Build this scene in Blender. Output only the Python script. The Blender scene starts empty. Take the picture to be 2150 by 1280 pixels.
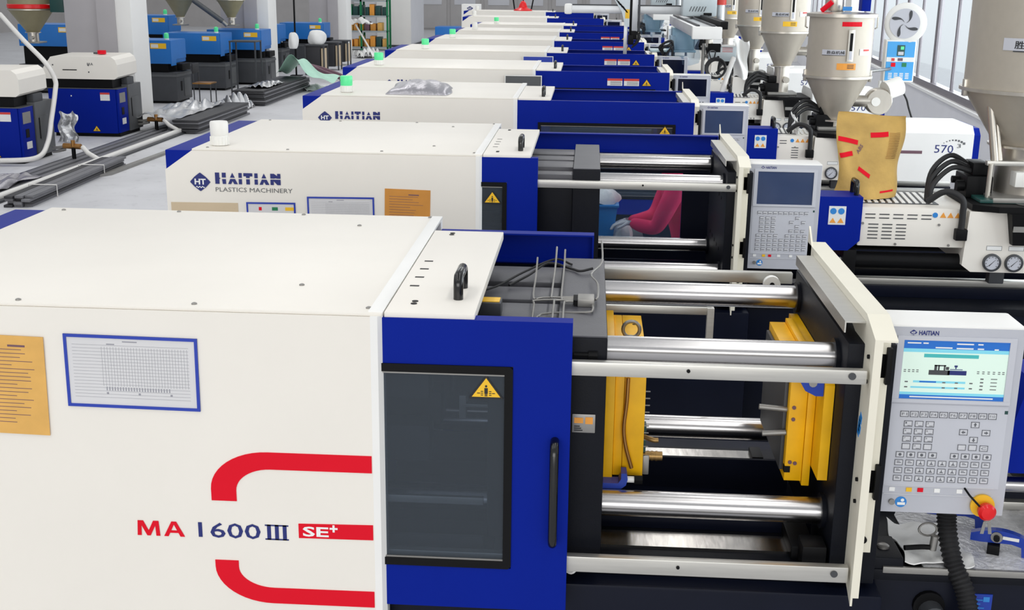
import bpy, bmesh, math, random
from math import sin, cos, pi, radians
from mathutils import Vector, Matrix

random.seed(7)
scene = bpy.context.scene
C = scene.collection

# ------------------------------------------------------------------ camera
cam_d = bpy.data.cameras.new('camera')
cam = bpy.data.objects.new('camera', cam_d)
C.objects.link(cam)
scene.camera = cam
F_PX = 2489.4
cam_d.sensor_fit = 'HORIZONTAL'
cam_d.sensor_width = 36.0
cam_d.lens = F_PX / 2150.0 * 36.0
cam_d.clip_start = 0.05
cam_d.clip_end = 300
YAW, PIT, ROL = 0.0620, -0.2682, 0.0123
fwd = Vector((-sin(YAW) * cos(PIT), cos(YAW) * cos(PIT), sin(PIT)))
right = Vector((cos(YAW), sin(YAW), 0))
up = right.cross(fwd)
r2 = right * cos(ROL) + up * sin(ROL)
u2 = up * cos(ROL) - right * sin(ROL)
M = Matrix((r2, u2, -fwd)).transposed().to_4x4()
M.translation = Vector((0.5413, -3.0257, 2.6197))
cam.matrix_world = M

# ------------------------------------------------------------------ world, lamps, exposure
w = bpy.data.worlds.new('world')
scene.world = w
w.use_nodes = True
bg = w.node_tree.nodes['Background']
bg.inputs[0].default_value = (0.93, 0.965, 1.0, 1)
bg.inputs[1].default_value = 0.60


def area_light(name, loc, size, sizey, power, target=None, col=(1, 1, 1)):
    d = bpy.data.lights.new(name, 'AREA')
    d.shape = 'RECTANGLE'
    d.size = size
    d.size_y = sizey
    d.energy = power
    d.color = col
    o = bpy.data.objects.new(name, d)
    C.objects.link(o)
    o.location = loc
    if target:
        o.rotation_euler = (Vector(target) - Vector(loc)).to_track_quat('-Z', 'Y').to_euler()
    return o


# rows of long ceiling luminaires hanging under the roof
for lx in (-7.5, -2.6, 1.9):
    for ly in (-1.0, 11.0, 23.0, 35.0):
        area_light('ceiling_luminaire', (lx, ly, 7.0), 0.5, 9.0, 95, None, (1.0, 0.985, 0.96))

# daylight entering through the window band of the right wall
area_light('side_window_daylight', (7.2, 20.0, 2.6), 40.0, 3.2, 2000, (-3.0, 20.9, 0.6), (1.0, 1.0, 1.0))
# unseen fill light added behind the camera to brighten the machine fronts
area_light('front_fill_light', (-1.0, -20.0, 4.5), 24.0, 7.0, 1750, (-0.5, 6.0, 1.4), (1.0, 0.99, 0.97))

scene.view_settings.view_transform = 'Standard'
scene.view_settings.look = 'None'
scene.view_settings.gamma = 1.0
scene.view_settings.use_curve_mapping = False
scene.view_settings.exposure = 0.0


# ------------------------------------------------------------------ materials
def lin(c):
    return tuple(((x / 255.0) / 12.92 if x / 255.0 <= 0.04045 else ((x / 255.0 + 0.055) / 1.055) ** 2.4) for x in c)


MATS = {}


def mat(name, rgb, rough=0.5, metal=0.0, var=0.06, scale=6.0, bump=0.0, bscale=60.0, emit=None, estr=0.0, spec=0.5,
        stretch=None, coat=0.0, alpha=1.0, rvar=0.0):
    m = bpy.data.materials.new(name)
    m.use_nodes = True
    nt = m.node_tree
    p = nt.nodes['Principled BSDF']
    c = lin(rgb)
    p.inputs['Roughness'].default_value = rough
    p.inputs['Metallic'].default_value = metal
    p.inputs['Specular IOR Level'].default_value = spec
    p.inputs['Base Color'].default_value = (*c, 1)
    if coat:
        p.inputs['Coat Weight'].default_value = coat
        p.inputs['Coat Roughness'].default_value = 0.1
    if emit:
        p.inputs['Emission Color'].default_value = (*lin(emit), 1)
        p.inputs['Emission Strength'].default_value = estr
    tc = nt.nodes.new('ShaderNodeTexCoord')
    src = tc.outputs['Object']
    if stretch:
        mp = nt.nodes.new('ShaderNodeMapping')
        mp.inputs['Scale'].default_value = stretch
        nt.links.new(src, mp.inputs[0])
        src = mp.outputs[0]
    if var > 0:
        n = nt.nodes.new('ShaderNodeTexNoise')
        n.inputs['Scale'].default_value = scale
        n.inputs['Detail'].default_value = 5
        nt.links.new(src, n.inputs['Vector'])
        r = nt.nodes.new('ShaderNodeValToRGB')
        r.color_ramp.elements[0].position = 0.25
        r.color_ramp.elements[1].position = 0.75
        r.color_ramp.elements[0].color = (*[max(0, x * (1 - var)) for x in c], 1)
        r.color_ramp.elements[1].color = (*[min(1, x * (1 + var)) for x in c], 1)
        nt.links.new(n.outputs['Fac'], r.inputs['Fac'])
        nt.links.new(r.outputs['Color'], p.inputs['Base Color'])
        if rvar:
            mr = nt.nodes.new('ShaderNodeMapRange')
            mr.inputs['To Min'].default_value = max(0, rough - rvar)
            mr.inputs['To Max'].default_value = min(1, rough + rvar)
            nt.links.new(n.outputs['Fac'], mr.inputs['Value'])
            nt.links.new(mr.outputs[0], p.inputs['Roughness'])
    if bump > 0:
        n2 = nt.nodes.new('ShaderNodeTexNoise')
        n2.inputs['Scale'].default_value = bscale
        n2.inputs['Detail'].default_value = 4
        nt.links.new(src, n2.inputs['Vector'])
        b = nt.nodes.new('ShaderNodeBump')
        b.inputs['Strength'].default_value = bump
        b.inputs['Distance'].default_value = 0.01
        nt.links.new(n2.outputs['Fac'], b.inputs['Height'])
        nt.links.new(b.outputs[0], p.inputs['Normal'])
    MATS[name] = m
    return m


mat('white_paint', (236, 231, 222), 0.42, var=0.018, scale=3, bump=0.03, bscale=500, spec=0.35)
mat('cream_paint', (234, 229, 212), 0.4, var=0.03, scale=5)
mat('cool_white', (238, 237, 234), 0.4, var=0.02)
mat('blue_paint', (0, 30, 138), 0.5, var=0.06, scale=2, spec=0.10)
mat('light_blue_paint', (22, 110, 190), 0.4, var=0.06, scale=3)
mat('navy_base', (15, 19, 34), 0.38, var=0.15, scale=4, spec=0.14)
mat('platen_dark', (18, 20, 27), 0.45, var=0.15, scale=7, bump=0.05, bscale=200, spec=0.14)
mat('platen_top', (72, 72, 78), 0.4, var=0.12, scale=9, bump=0.05, bscale=150)
mat('black', (11, 11, 13), 0.5, var=0.1, spec=0.16)
mat('black_gloss', (9, 9, 10), 0.18, var=0.05, spec=0.6)
mat('rubber', (26, 26, 28), 0.6, var=0.1)
mat('dark_grey', (62, 64, 68), 0.5, var=0.1)
mat('grey_cabinet', (84, 86, 88), 0.5, var=0.1)
mat('steel_rail', (196, 194, 188), 0.36, 0.75, var=0.08, scale=14, stretch=(0.4, 8, 8))
mat('chrome_bar', (190, 188, 188), 0.24, 1.0, var=0.06, scale=10, stretch=(0.3, 40, 40))
mat('polished_steel', (170, 166, 162), 0.2, 1.0, var=0.2, scale=9, stretch=(6, 1, 1), bump=0.02, bscale=10)
mat('stainless', (198, 192, 182), 0.34, 0.85, var=0.04, scale=30, stretch=(1, 1, 0.1))
mat('dull_steel', (150, 148, 144), 0.42, 0.7, var=0.1)
mat('galvanised', (176, 184, 186), 0.35, 0.6, var=0.08)
mat('mold_yellow', (246, 184, 8), 0.4, var=0.12, scale=12, spec=0.4)
mat('red', (222, 2, 34), 0.5, var=0.02, spec=0.2)
mat('red_gloss', (226, 14, 22), 0.25, var=0.03)
mat('navy_print', (20, 34, 110), 0.5, var=0)
mat('grey_print', (96, 98, 100), 0.5, var=0)
mat('black_print', (20, 20, 22), 0.5, var=0)
mat('pale_print', (150, 150, 158), 0.5, var=0)
mat('white_print', (240, 240, 238), 0.5, var=0)
mat('white_plastic', (236, 235, 230), 0.4, var=0.02)
mat('green_lens', (96, 214, 150), 0.3, var=0.05, emit=(40, 226, 120), estr=0.22)
mat('kraft', (222, 172, 92), 0.75, var=0.08, scale=14, bump=0.25, bscale=16)
mat('kraft_bag', (196, 160, 88), 0.7, var=0.22, scale=7, bump=0.9, bscale=11)
mat('orange_card', (206, 140, 58), 0.65, var=0.06, scale=14)
mat('beige_card', (206, 186, 156), 0.65, var=0.05)
mat('paper', (214, 213, 214), 0.6, var=0.03)
mat('poster_blue', (28, 58, 168), 0.45, var=0.03)
mat('panel_grey', (186, 188, 196), 0.42, var=0.03, bump=0.05, bscale=300)
mat('panel_face', (196, 198, 206), 0.45, var=0.02)
mat('key_face', (206, 207, 212), 0.4, var=0.02)
mat('key_line', (92, 94, 100), 0.5, var=0)
mat('lcd_dark', (58, 72, 104), 0.12, var=0.06, scale=9)
mat('lcd_black', (14, 20, 40), 0.1, var=0.06)
mat('screen_pale', (206, 226, 214), 0.2, var=0, emit=(206, 228, 214), estr=0.28)
mat('screen_blue', (24, 96, 178), 0.2, var=0, emit=(24, 96, 178), estr=0.35)
mat('screen_cyan', (120, 196, 214), 0.2, var=0, emit=(120, 196, 214), estr=0.3)
mat('screen_teal', (60, 160, 160), 0.2, var=0, emit=(60, 160, 160), estr=0.4)
mat('warn_yellow', (242, 190, 30), 0.45, var=0.02)
mat('warn_orange', (236, 158, 60), 0.45, var=0.02)
mat('label_blue', (40, 130, 206), 0.4, var=0.02)
mat('label_white', (226, 226, 224), 0.45, var=0.02)
mat('label_red', (206, 60, 50), 0.45, var=0.02)
mat('foil', (205, 206, 208), 0.28, 0.85, var=0.1, bump=0.7, bscale=22)
mat('foil_grey', (168, 166, 172), 0.3, 0.7, var=0.12, bump=0.5, bscale=30)
mat('white_cloth', (240, 240, 238), 0.8, var=0.03, bump=0.4, bscale=26)
mat('green_sheet', (176, 222, 200), 0.5, var=0.08, bump=0.6, bscale=12)
mat('plank_grey', (108, 108, 112), 0.45, var=0.14, scale=9, stretch=(6, 0.6, 6))
mat('plank_dark', (40, 40, 44), 0.5, var=0.15)
mat('white_pipe', (222, 220, 216), 0.35, var=0.02)
mat('copper', (170, 124, 70), 0.35, 0.8, var=0.1)
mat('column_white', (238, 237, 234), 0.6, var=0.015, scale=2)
mat('column_shade', (176, 172, 174), 0.7, var=0.05, scale=2)  # darker tone paints in the shade on pier faces turned from the light
mat('wall_paint', (222, 222, 226), 0.65, var=0.03, scale=2)
mat('wall_grey', (190, 186, 184), 0.6, var=0.05, scale=2)
mat('window_frame', (122, 116, 122), 0.4, 0.3, var=0.06)
mat('hopper_metal', (184, 176, 163), 0.42, 0.35, var=0.03, scale=20, bump=0.02, bscale=300)
mat('hopper_olive', (150, 142, 112), 0.5, 0.2, var=0.08)
mat('box_blue', (66, 160, 224), 0.4, var=0.02)
mat('beam_silver', (198, 200, 202), 0.35, 0.5, var=0.05)
mat('robot_grey', (186, 196, 200), 0.35, 0.3, var=0.05)
mat('robot_green_grey', (150, 172, 178), 0.35, 0.3, var=0.1, scale=4)
mat('green_rack', (10, 120, 74), 0.5, var=0.05)
mat('amber', (208, 164, 44), 0.5, var=0.1)
mat('skin', (206, 160, 130), 0.6, var=0.03)
mat('glove', (214, 214, 216), 0.8, var=0.05)
mat('red_cloth', (236, 20, 92), 0.8, var=0.1, scale=8, bump=0.4, bscale=14)
mat('dark_cloth', (40, 44, 60), 0.8, var=0.08)
mat('hair', (22, 18, 16), 0.6, var=0.1)
mat('tread_plate', (228, 228, 230), 0.3, 0.2, var=0.14, scale=40, bump=0.9, bscale=55)
mat('clamp_blue', (10, 54, 160), 0.3, var=0.05)
mat('brass', (150, 120, 74), 0.35, 0.8, var=0.1)
mat('brown_slot', (110, 78, 90), 0.5, var=0.05)
mat('bin_blue', (30, 140, 216), 0.4, var=0.04)
mat('green_metal', (24, 70, 66), 0.4, var=0.08)


def glass_mat(name, tint, trans, gloss_rough=0.08, haze=(60, 70, 80)):
    m = bpy.data.materials.new(name)
    m.use_nodes = True
    nt = m.node_tree
    for n in list(nt.nodes):
        if n.type != 'OUTPUT_MATERIAL':
            nt.nodes.remove(n)
    out = [n for n in nt.nodes if n.type == 'OUTPUT_MATERIAL'][0]
    t = nt.nodes.new('ShaderNodeBsdfTransparent')
    t.inputs[0].default_value = (*lin(tint), 1)
    p = nt.nodes.new('ShaderNodeBsdfPrincipled')
    p.inputs['Base Color'].default_value = (*lin(haze), 1)
    p.inputs['Roughness'].default_value = gloss_rough
    mx = nt.nodes.new('ShaderNodeMixShader')
    mx.inputs[0].default_value = 1 - trans
    nt.links.new(t.outputs[0], mx.inputs[1])
    nt.links.new(p.outputs[0], mx.inputs[2])
    nt.links.new(mx.outputs[0], out.inputs[0])
    MATS[name] = m


glass_mat('door_glass', (214, 220, 228), 0.68, 0.12, (88, 96, 104))
glass_mat('clear_glass', (240, 246, 250), 0.88, 0.06, (120, 140, 170))
glass_mat('window_glass', (246, 250, 252), 0.84, 0.05, (236, 240, 244))
_nt = MATS['window_glass'].node_tree          # translucent share added to make the panes glow like bright daylight
_tl = _nt.nodes.new('ShaderNodeBsdfTranslucent')
_tl.inputs[0].default_value = (0.40, 0.41, 0.42, 1)
_mx = [n for n in _nt.nodes if n.type == 'MIX_SHADER'][0]
_nt.links.new(_tl.outputs[0], _mx.inputs[2])


def floor_mat():
    m = mat('concrete', (204, 204, 207), 0.5, var=0.1, scale=1.1, bump=0.08, bscale=30, rvar=0.15)
    nt = m.node_tree
    p = nt.nodes['Principled BSDF']
    tc = [n for n in nt.nodes if n.type == 'TEX_COORD'][0]
    base = p.inputs['Base Color'].links[0].from_socket
    v = nt.nodes.new('ShaderNodeTexNoise')
    v.inputs['Scale'].default_value = 5.5
    v.inputs['Detail'].default_value = 9
    v.inputs['Roughness'].default_value = 0.7
    nt.links.new(tc.outputs['Object'], v.inputs['Vector'])
    mr = nt.nodes.new('ShaderNodeMapRange')
    mr.inputs['From Min'].default_value = 0.55
    mr.inputs['From Max'].default_value = 0.75
    nt.links.new(v.outputs['Fac'], mr.inputs['Value'])
    mx = nt.nodes.new('ShaderNodeMixRGB')
    mx.inputs[2].default_value = (*lin((120, 118, 122)), 1)
    mm = nt.nodes.new('ShaderNodeMath')
    mm.operation = 'MULTIPLY'
    mm.inputs[1].default_value = 0.4
    nt.links.new(mr.outputs[0], mm.inputs[0])
    nt.links.new(mm.outputs[0], mx.inputs[0])
    nt.links.new(base, mx.inputs[1])
    nt.links.new(mx.outputs[0], p.inputs['Base Color'])


floor_mat()


# ------------------------------------------------------------------ mesh helpers
class MB:
    def __init__(self):
        self.v = []
        self.f = []

    def add(self, vs, fs):
        b = len(self.v)
        self.v += [tuple(p) for p in vs]
        self.f += [tuple(b + i for i in q) for q in fs]
        return self

    def box(self, x0, x1, y0, y1, z0, z1, b=0.0):
        if x0 > x1: x0, x1 = x1, x0
        if y0 > y1: y0, y1 = y1, y0
        if z0 > z1: z0, z1 = z1, z0
        b = min(b, (x1 - x0) * .45, (y1 - y0) * .45, (z1 - z0) * .45)
        if b <= 0:
            vs = [(x0, y0, z0), (x1, y0, z0), (x1, y1, z0), (x0, y1, z0), (x0, y0, z1), (x1, y0, z1), (x1, y1, z1), (x0, y1, z1)]
            return self.add(vs, [(3, 2, 1, 0), (4, 5, 6, 7), (0, 1, 5, 4), (1, 2, 6, 5), (2, 3, 7, 6), (3, 0, 4, 7)])
        bm = bmesh.new()
        bmesh.ops.create_cube(bm, size=1)
        bmesh.ops.scale(bm, vec=(x1 - x0, y1 - y0, z1 - z0), verts=bm.verts)
        bmesh.ops.translate(bm, vec=((x0 + x1) / 2, (y0 + y1) / 2, (z0 + z1) / 2), verts=bm.verts)
        bmesh.ops.bevel(bm, geom=bm.edges[:], offset=b, segments=2, affect='EDGES', profile=0.6)
        bm.verts.index_update()
        self.add([v.co[:] for v in bm.verts], [[v.index for v in f.verts] for f in bm.faces])
        bm.free()
        return self

    def prism(self, pts, axis, a, b):
        """polygon pts (u, v) extruded along axis from a to b; X: (y,z)  Y: (x,z)  Z: (x,y)"""
        def P(u, v, t):
            return {'X': (t, u, v), 'Y': (u, t, v), 'Z': (u, v, t)}[axis]
        n = len(pts)
        area = sum(pts[i][0] * pts[(i + 1) % n][1] - pts[(i + 1) % n][0] * pts[i][1] for i in range(n))
        if (area < 0) != (axis == 'Y'):
            pts = pts[::-1]
        if a > b: a, b = b, a
        vs = [P(u, v, a) for u, v in pts] + [P(u, v, b) for u, v in pts]
        fs = [tuple(range(n))[::-1], tuple(range(n, 2 * n))]
        fs += [(i, (i + 1) % n, n + (i + 1) % n, n + i) for i in range(n)]
        return self.add(vs, fs)

    def cyl(self, p0, p1, r, seg=16, r2=None, caps=True):
        p0, p1 = Vector(p0), Vector(p1)
        r2 = r if r2 is None else r2
        d = (p1 - p0).normalized()
        a = d.orthogonal().normalized()
        b = d.cross(a)
        vs = []
        for p, rr in ((p0, r), (p1, r2)):
            for i in range(seg):
                t = 2 * pi * i / seg
                vs.append(p + (a * cos(t) + b * sin(t)) * rr)
        fs = [(i, (i + 1) % seg, seg + (i + 1) % seg, seg + i) for i in range(seg)]
        if caps:
            fs += [tuple(range(seg))[::-1], tuple(range(seg, 2 * seg))]
        return self.add(vs, fs)

    def tube(self, pts, r, seg=8, closed=False):
        pts = [Vector(p) for p in pts]
        n = len(pts)
        rs = r if isinstance(r, (list, tuple)) else [r] * n
        vs, fs = [], []
        a = None
        for k in range(n):
            if closed:
                t = pts[(k + 1) % n] - pts[k - 1]
            else:
                t = pts[min(k + 1, n - 1)] - pts[max(k - 1, 0)]
            t.normalize()
            if a is None:
                a = t.orthogonal().normalized()
            else:
                a = (a - t * a.dot(t))
                a = a.normalized() if a.length > 1e-6 else t.orthogonal().normalized()
            b = t.cross(a)
            for i in range(seg):
                ang = 2 * pi * i / seg
                vs.append(pts[k] + (a * cos(ang) + b * sin(ang)) * rs[k])
        m = n if closed else n - 1
        for k in range(m):
            k2 = (k + 1) % n
            for i in range(seg):
                j = (i + 1) % seg
                fs.append((k * seg + i, k * seg + j, k2 * seg + j, k2 * seg + i))
        if not closed:
            fs += [tuple(range(seg))[::-1], tuple(range((n - 1) * seg, n * seg))]
        return self.add(vs, fs)

    def lathe(self, prof, c=(0, 0, 0), seg=24, axis='Z'):
        vs, fs = [], []
        n = len(prof)
        for r, h in prof:
            for i in range(seg):
                t = 2 * pi * i / seg
                q = (r * cos(t), r * sin(t), h)
                if axis == 'Y': q = (q[0], q[2], -q[1])
                if axis == 'X': q = (q[2], q[0], q[1])
                vs.append((c[0] + q[0], c[1] + q[1], c[2] + q[2]))
        for k in range(n - 1):
            for i in range(seg):
                j = (i + 1) % seg
                fs.append((k * seg + i, k * seg + j, (k + 1) * seg + j, (k + 1) * seg + i))
        fs += [tuple(range(seg))[::-1], tuple(range((n - 1) * seg, n * seg))]
        return self.add(vs, fs)

    def grid(self, fn, nu, nv, thick=0.0):
        vs = [fn(i / nu, j / nv) for j in range(nv + 1) for i in range(nu + 1)]
        fs = [(j * (nu + 1) + i, j * (nu + 1) + i + 1, (j + 1) * (nu + 1) + i + 1, (j + 1) * (nu + 1) + i)
              for j in range(nv) for i in range(nu)]
        if thick:
            n = len(vs)
            vs2 = [(p[0], p[1] , p[2] - thick) for p in vs]
            fs2 = [tuple(n + k for k in q[::-1]) for q in fs]
            side = []
            def idx(i, j): return j * (nu + 1) + i
            for i in range(nu):
                side.append((idx(i + 1, 0), idx(i, 0), n + idx(i, 0), n + idx(i + 1, 0)))
                side.append((idx(i, nv), idx(i + 1, nv), n + idx(i + 1, nv), n + idx(i, nv)))
            for j in range(nv):
                side.append((idx(0, j), idx(0, j + 1), n + idx(0, j + 1), n + idx(0, j)))
                side.append((idx(nu, j + 1), idx(nu, j), n + idx(nu, j), n + idx(nu, j + 1)))
            return self.add(vs + vs2, fs + fs2 + side)
        return self.add(vs, fs)

    def build(self, name, m, parent=None, smooth=0, loc=None, label=None):
        me = bpy.data.meshes.new(name)
        me.from_pydata(self.v, [], self.f)
        me.materials.append(MATS[m] if isinstance(m, str) else m)
        if smooth:
            for q in me.polygons: q.use_smooth = True
            me.set_sharp_from_angle(angle=radians(smooth))
        me.update()
        o = bpy.data.objects.new(name, me)
        C.objects.link(o)
        if parent is not None:
            o.parent = parent
        if loc: o.location = loc
        if label: o['label'] = label
        return o


def B(name, m, parent, x0, x1, y0, y1, z0, z1, b=0.0, smooth=0, label=None):
    return MB().box(x0, x1, y0, y1, z0, z1, b).build(name, m, parent, smooth or (35 if b else 0), label=label)


def clone(o, parent=None, loc=None, rot=None):
    c = o.copy()
    C.objects.link(c)
    if parent is not None: c.parent = parent
    if loc is not None: c.location = loc
    if rot is not None: c.rotation_euler = rot
    return c


def clone_tree(o, parent=None):
    c = clone(o, parent)
    for ch in list(o.children):
        clone_tree(ch, c)
    return c


def empty(name, loc=(0, 0, 0), rz=0.0):
    o = bpy.data.objects.new(name, None)
    o.empty_display_size = 0.1
    C.objects.link(o)
    o.location = loc
    o.rotation_euler = (0, 0, rz)
    return o


def tag(o, label, cat, group=None, kind=None):
    o['label'] = label
    o['category'] = cat
    if group: o['group'] = group
    if kind: o['kind'] = kind
    return o


def struct(o):
    o['kind'] = 'structure'
    return o


TXT = {}


def text_data(s, bold=0.0, res=2, shear=0.0):
    key = (s, bold, shear)
    if key not in TXT:
        cu = bpy.data.curves.new('t', 'FONT')
        cu.body = s
        cu.resolution_u = res
        cu.offset = bold
        cu.shear = shear
        cu.fill_mode = 'FRONT'
        ob = bpy.data.objects.new('t', cu)
        C.objects.link(ob)
        dg = bpy.context.evaluated_depsgraph_get()
        me = bpy.data.meshes.new_from_object(ob.evaluated_get(dg))
        vs = [v.co[:] for v in me.vertices]
        fs = [tuple(p.vertices) for p in me.polygons]
        bpy.data.objects.remove(ob)
        bpy.data.curves.remove(cu)
        bpy.data.meshes.remove(me)
        x0 = min(v[0] for v in vs); x1 = max(v[0] for v in vs)
        y0 = min(v[1] for v in vs); y1 = max(v[1] for v in vs)
        TXT[key] = ([((v[0] - x0) / (x1 - x0), (v[1] - y0) / (y1 - y0)) for v in vs], fs)
    return TXT[key]


def text_into(mb, s, org, U, V, bold=0.0, shear=0.0):
    """put text so that its bounding box spans org .. org+U+V"""
    vs, fs = text_data(s, bold, 2, shear)
    org, U, V = Vector(org), Vector(U), Vector(V)
    mb.add([org + U * a + V * b for a, b in vs], fs)
    return mb


def lettering(s, m, parent, x0, x1, z0, z1, y, bold=0.0, name='lettering', shear=0.0):
    mb = MB()
    text_into(mb, s, (x0, y, z0), (x1 - x0, 0, 0), (0, 0, z1 - z0), bold, shear)
    return mb.build(name, m, parent)
# ------------------------------------------------------------------ the room
def smooth_path(pts, n=6):
    pts = [Vector(p) for p in pts]
    P = [pts[0] * 2 - pts[1]] + pts + [pts[-1] * 2 - pts[-2]]
    out = []
    for i in range(1, len(P) - 2):
        p0, p1, p2, p3 = P[i - 1], P[i], P[i + 1], P[i + 2]
        for k in range(n):
            t = k / n
            out.append(0.5 * ((2 * p1) + (p2 - p0) * t + (2 * p0 - 5 * p1 + 4 * p2 - p3) * t * t + (3 * p1 - p0 - 3 * p2 + p3) * t ** 3))
    out.append(pts[-1])
    return out


def build_room():
    struct(B('floor', 'concrete', None, -30, 12, -8, 75, -0.1, 0.0))
    # right wall: low plastered wall, window band above it; it runs at a slight angle to the machines
    ang = math.atan2(5.687 - 5.273, 16.863 - 12.101)
    wr = empty('wall_right', (5.30, 12.10, 0), -ang)
    struct(wr)
    B('lower_wall', 'wall_paint', wr, 0, 0.25, -14, 40, 0, 1.06)
    B('sill', 'cool_white', wr, -0.04, 0.25, -14, 40, 1.06, 1.10)
    B('sill_frame', 'window_frame', wr, 0.03, 0.15, -14, 40, 1.10, 1.20)
    B('lintel', 'wall_paint', wr, 0, 0.25, -14, 40, 3.6, 6.0)
    k = 0
    y = -13.0
    ys = []
    while y < 38:
        ys.append(y)
        y += 1.35
    for i, yy in enumerate(ys):
        wide = 0.17 if i % 2 == 0 else 0.08
        B('mullion', 'window_frame', wr, 0.07, 0.11 if i % 2 else 0.13, yy, yy + wide, 1.20, 3.6)
        p = MB().box(0.085, 0.093, yy + wide, yy + 1.35, 1.20, 3.6)
        p.build('pane', 'window_glass', wr)
    for yy in (12.2, 27.0):
        B('pier', 'cool_white', wr, -0.12, 0.25, yy, yy + 1.1, 0, 6.0)
    # far wall with panels
    wf = empty('wall_far', (0, 60, 0))
    struct(wf)
    B('wall_body', 'wall_grey', wf, -30, 12, 0, 0.3, 0, 7)
    for i in range(9):
        x = -12.0 + i * 1.75
        B('panel', 'wall_grey', wf, x, x + 1.55, -0.06, 0.0, 0.1, 2.3, 0.02)
        B('panel', 'wall_paint', wf, x + 0.2, x + 1.3, -0.09, -0.06, 1.3, 2.2, 0.02)
    # partition wall far left
    wl = B('wall_left', 'wall_grey', None, -26.3, -26, -8, 60, 0, 7)
    struct(wl)
    # building columns along the aisle
    def column(x, y, nm):
        e = empty(nm, (x, y, 0))
        struct(e)
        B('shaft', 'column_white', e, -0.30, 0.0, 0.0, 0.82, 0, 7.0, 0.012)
        B('side_panel', 'column_shade', e, -1.25, -0.30, 0.05, 0.75, 0, 7.0, 0.01)
        B('inset_rib', 'column_shade', e, -0.62, -0.28, -0.04, 0.05, 0, 7.0, 0.008)
        return e
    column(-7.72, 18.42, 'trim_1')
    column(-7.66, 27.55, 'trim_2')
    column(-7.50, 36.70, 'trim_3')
    # white enclosure wall beyond the rack
    e = empty('wall_enclosure', (-8.4, 44.0, 0))
    struct(e)
    B('body', 'wall_paint', e, 0.0, 1.9, 0.0, 4.0, 0.06, 6.0)
    B('corner_post', 'column_white', e, 0.62, 1.95, -0.05, 0.0, 0.06, 6.0)
    B('plinth', 'dark_grey', e, -0.02, 1.95, -0.06, 4.0, 0, 0.08)


build_room()


# ------------------------------------------------------------------ warning marks
def warn_triangle(parent, xc, z0, h, y, name='warning_sign'):
    w2 = h * 0.72
    o = MB().prism([(xc - w2, z0), (xc + w2, z0), (xc, z0 + h)], 'Y', y - 0.0012, y).build(name, 'black_print', parent)
    k = 0.82
    i = MB().prism([(xc - w2 * k, z0 + h * .07), (xc + w2 * k, z0 + h * .07), (xc, z0 + h * .89)], 'Y', y - 0.0018, y - 0.0012)
    i.build('yellow_field', 'warn_yellow', o)
    g = MB()
    yy = (y - 0.0026, y - 0.0018)
    g.box(xc - h * .07, xc + h * .07, *yy, z0 + h * .22, z0 + h * .46)
    g.box(xc - h * .05, xc - h * .01, *yy, z0 + h * .1, z0 + h * .22)
    g.box(xc + h * .01, xc + h * .05, *yy, z0 + h * .1, z0 + h * .22)
    g.cyl((xc, yy[0], z0 + h * .54), (xc, yy[1], z0 + h * .54), h * .05, 10)
    for s in (-1, 1):
        for q in range(3):
            zc = z0 + h * (.14 + .08 * q)
            g.box(xc + s * h * .17 - h * .05, xc + s * h * .17 + h * .05, *yy, zc, zc + h * .03)
        g.box(xc + s * h * .31 - h * .06, xc + s * h * .31 + h * .06, *yy, z0 + h * .22, z0 + h * .25)
    g.build('pictogram', 'black_print', o)
    return o


def ht_logo(parent, x0, x1, z0, z1, y, inner='white_print'):
    xc, zc = (x0 + x1) / 2, (z0 + z1) / 2
    a, b = (x1 - x0) / 2, (z1 - z0) / 2
    pts = []
    for k in range(4):
        t0 = k * pi / 2
        p0 = (cos(t0), sin(t0)); p1 = (cos(t0 + pi / 2), sin(t0 + pi / 2))
        for q in (0.0, 0.12, 0.5, 0.88):
            bul = 1 + 0.10 * sin(pi * q)
            pts.append((xc + a * (p0[0] * (1 - q) + p1[0] * q) * bul, zc + b * (p0[1] * (1 - q) + p1[1] * q) * bul))
    o = MB().prism(pts, 'Y', y - 0.001, y).build('emblem', 'navy_print', parent)
    m = MB()
    text_into(m, 'HT', (xc - a * .55, y - 0.0016, zc - b * .28), (a * 1.1, 0, 0), (0, 0, b * .62), 0.03)
    wv = [(xc - a * .42 + a * .84 * i / 12, zc - b * .5 + b * .07 * sin(i * pi / 2)) for i in range(13)]
    m.prism(wv + [(p[0], p[1] - b * .1) for p in wv[::-1]], 'Y', y - 0.0016, y - 0.0010)
    m.build('emblem_letters', inner, o)
    return o


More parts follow.
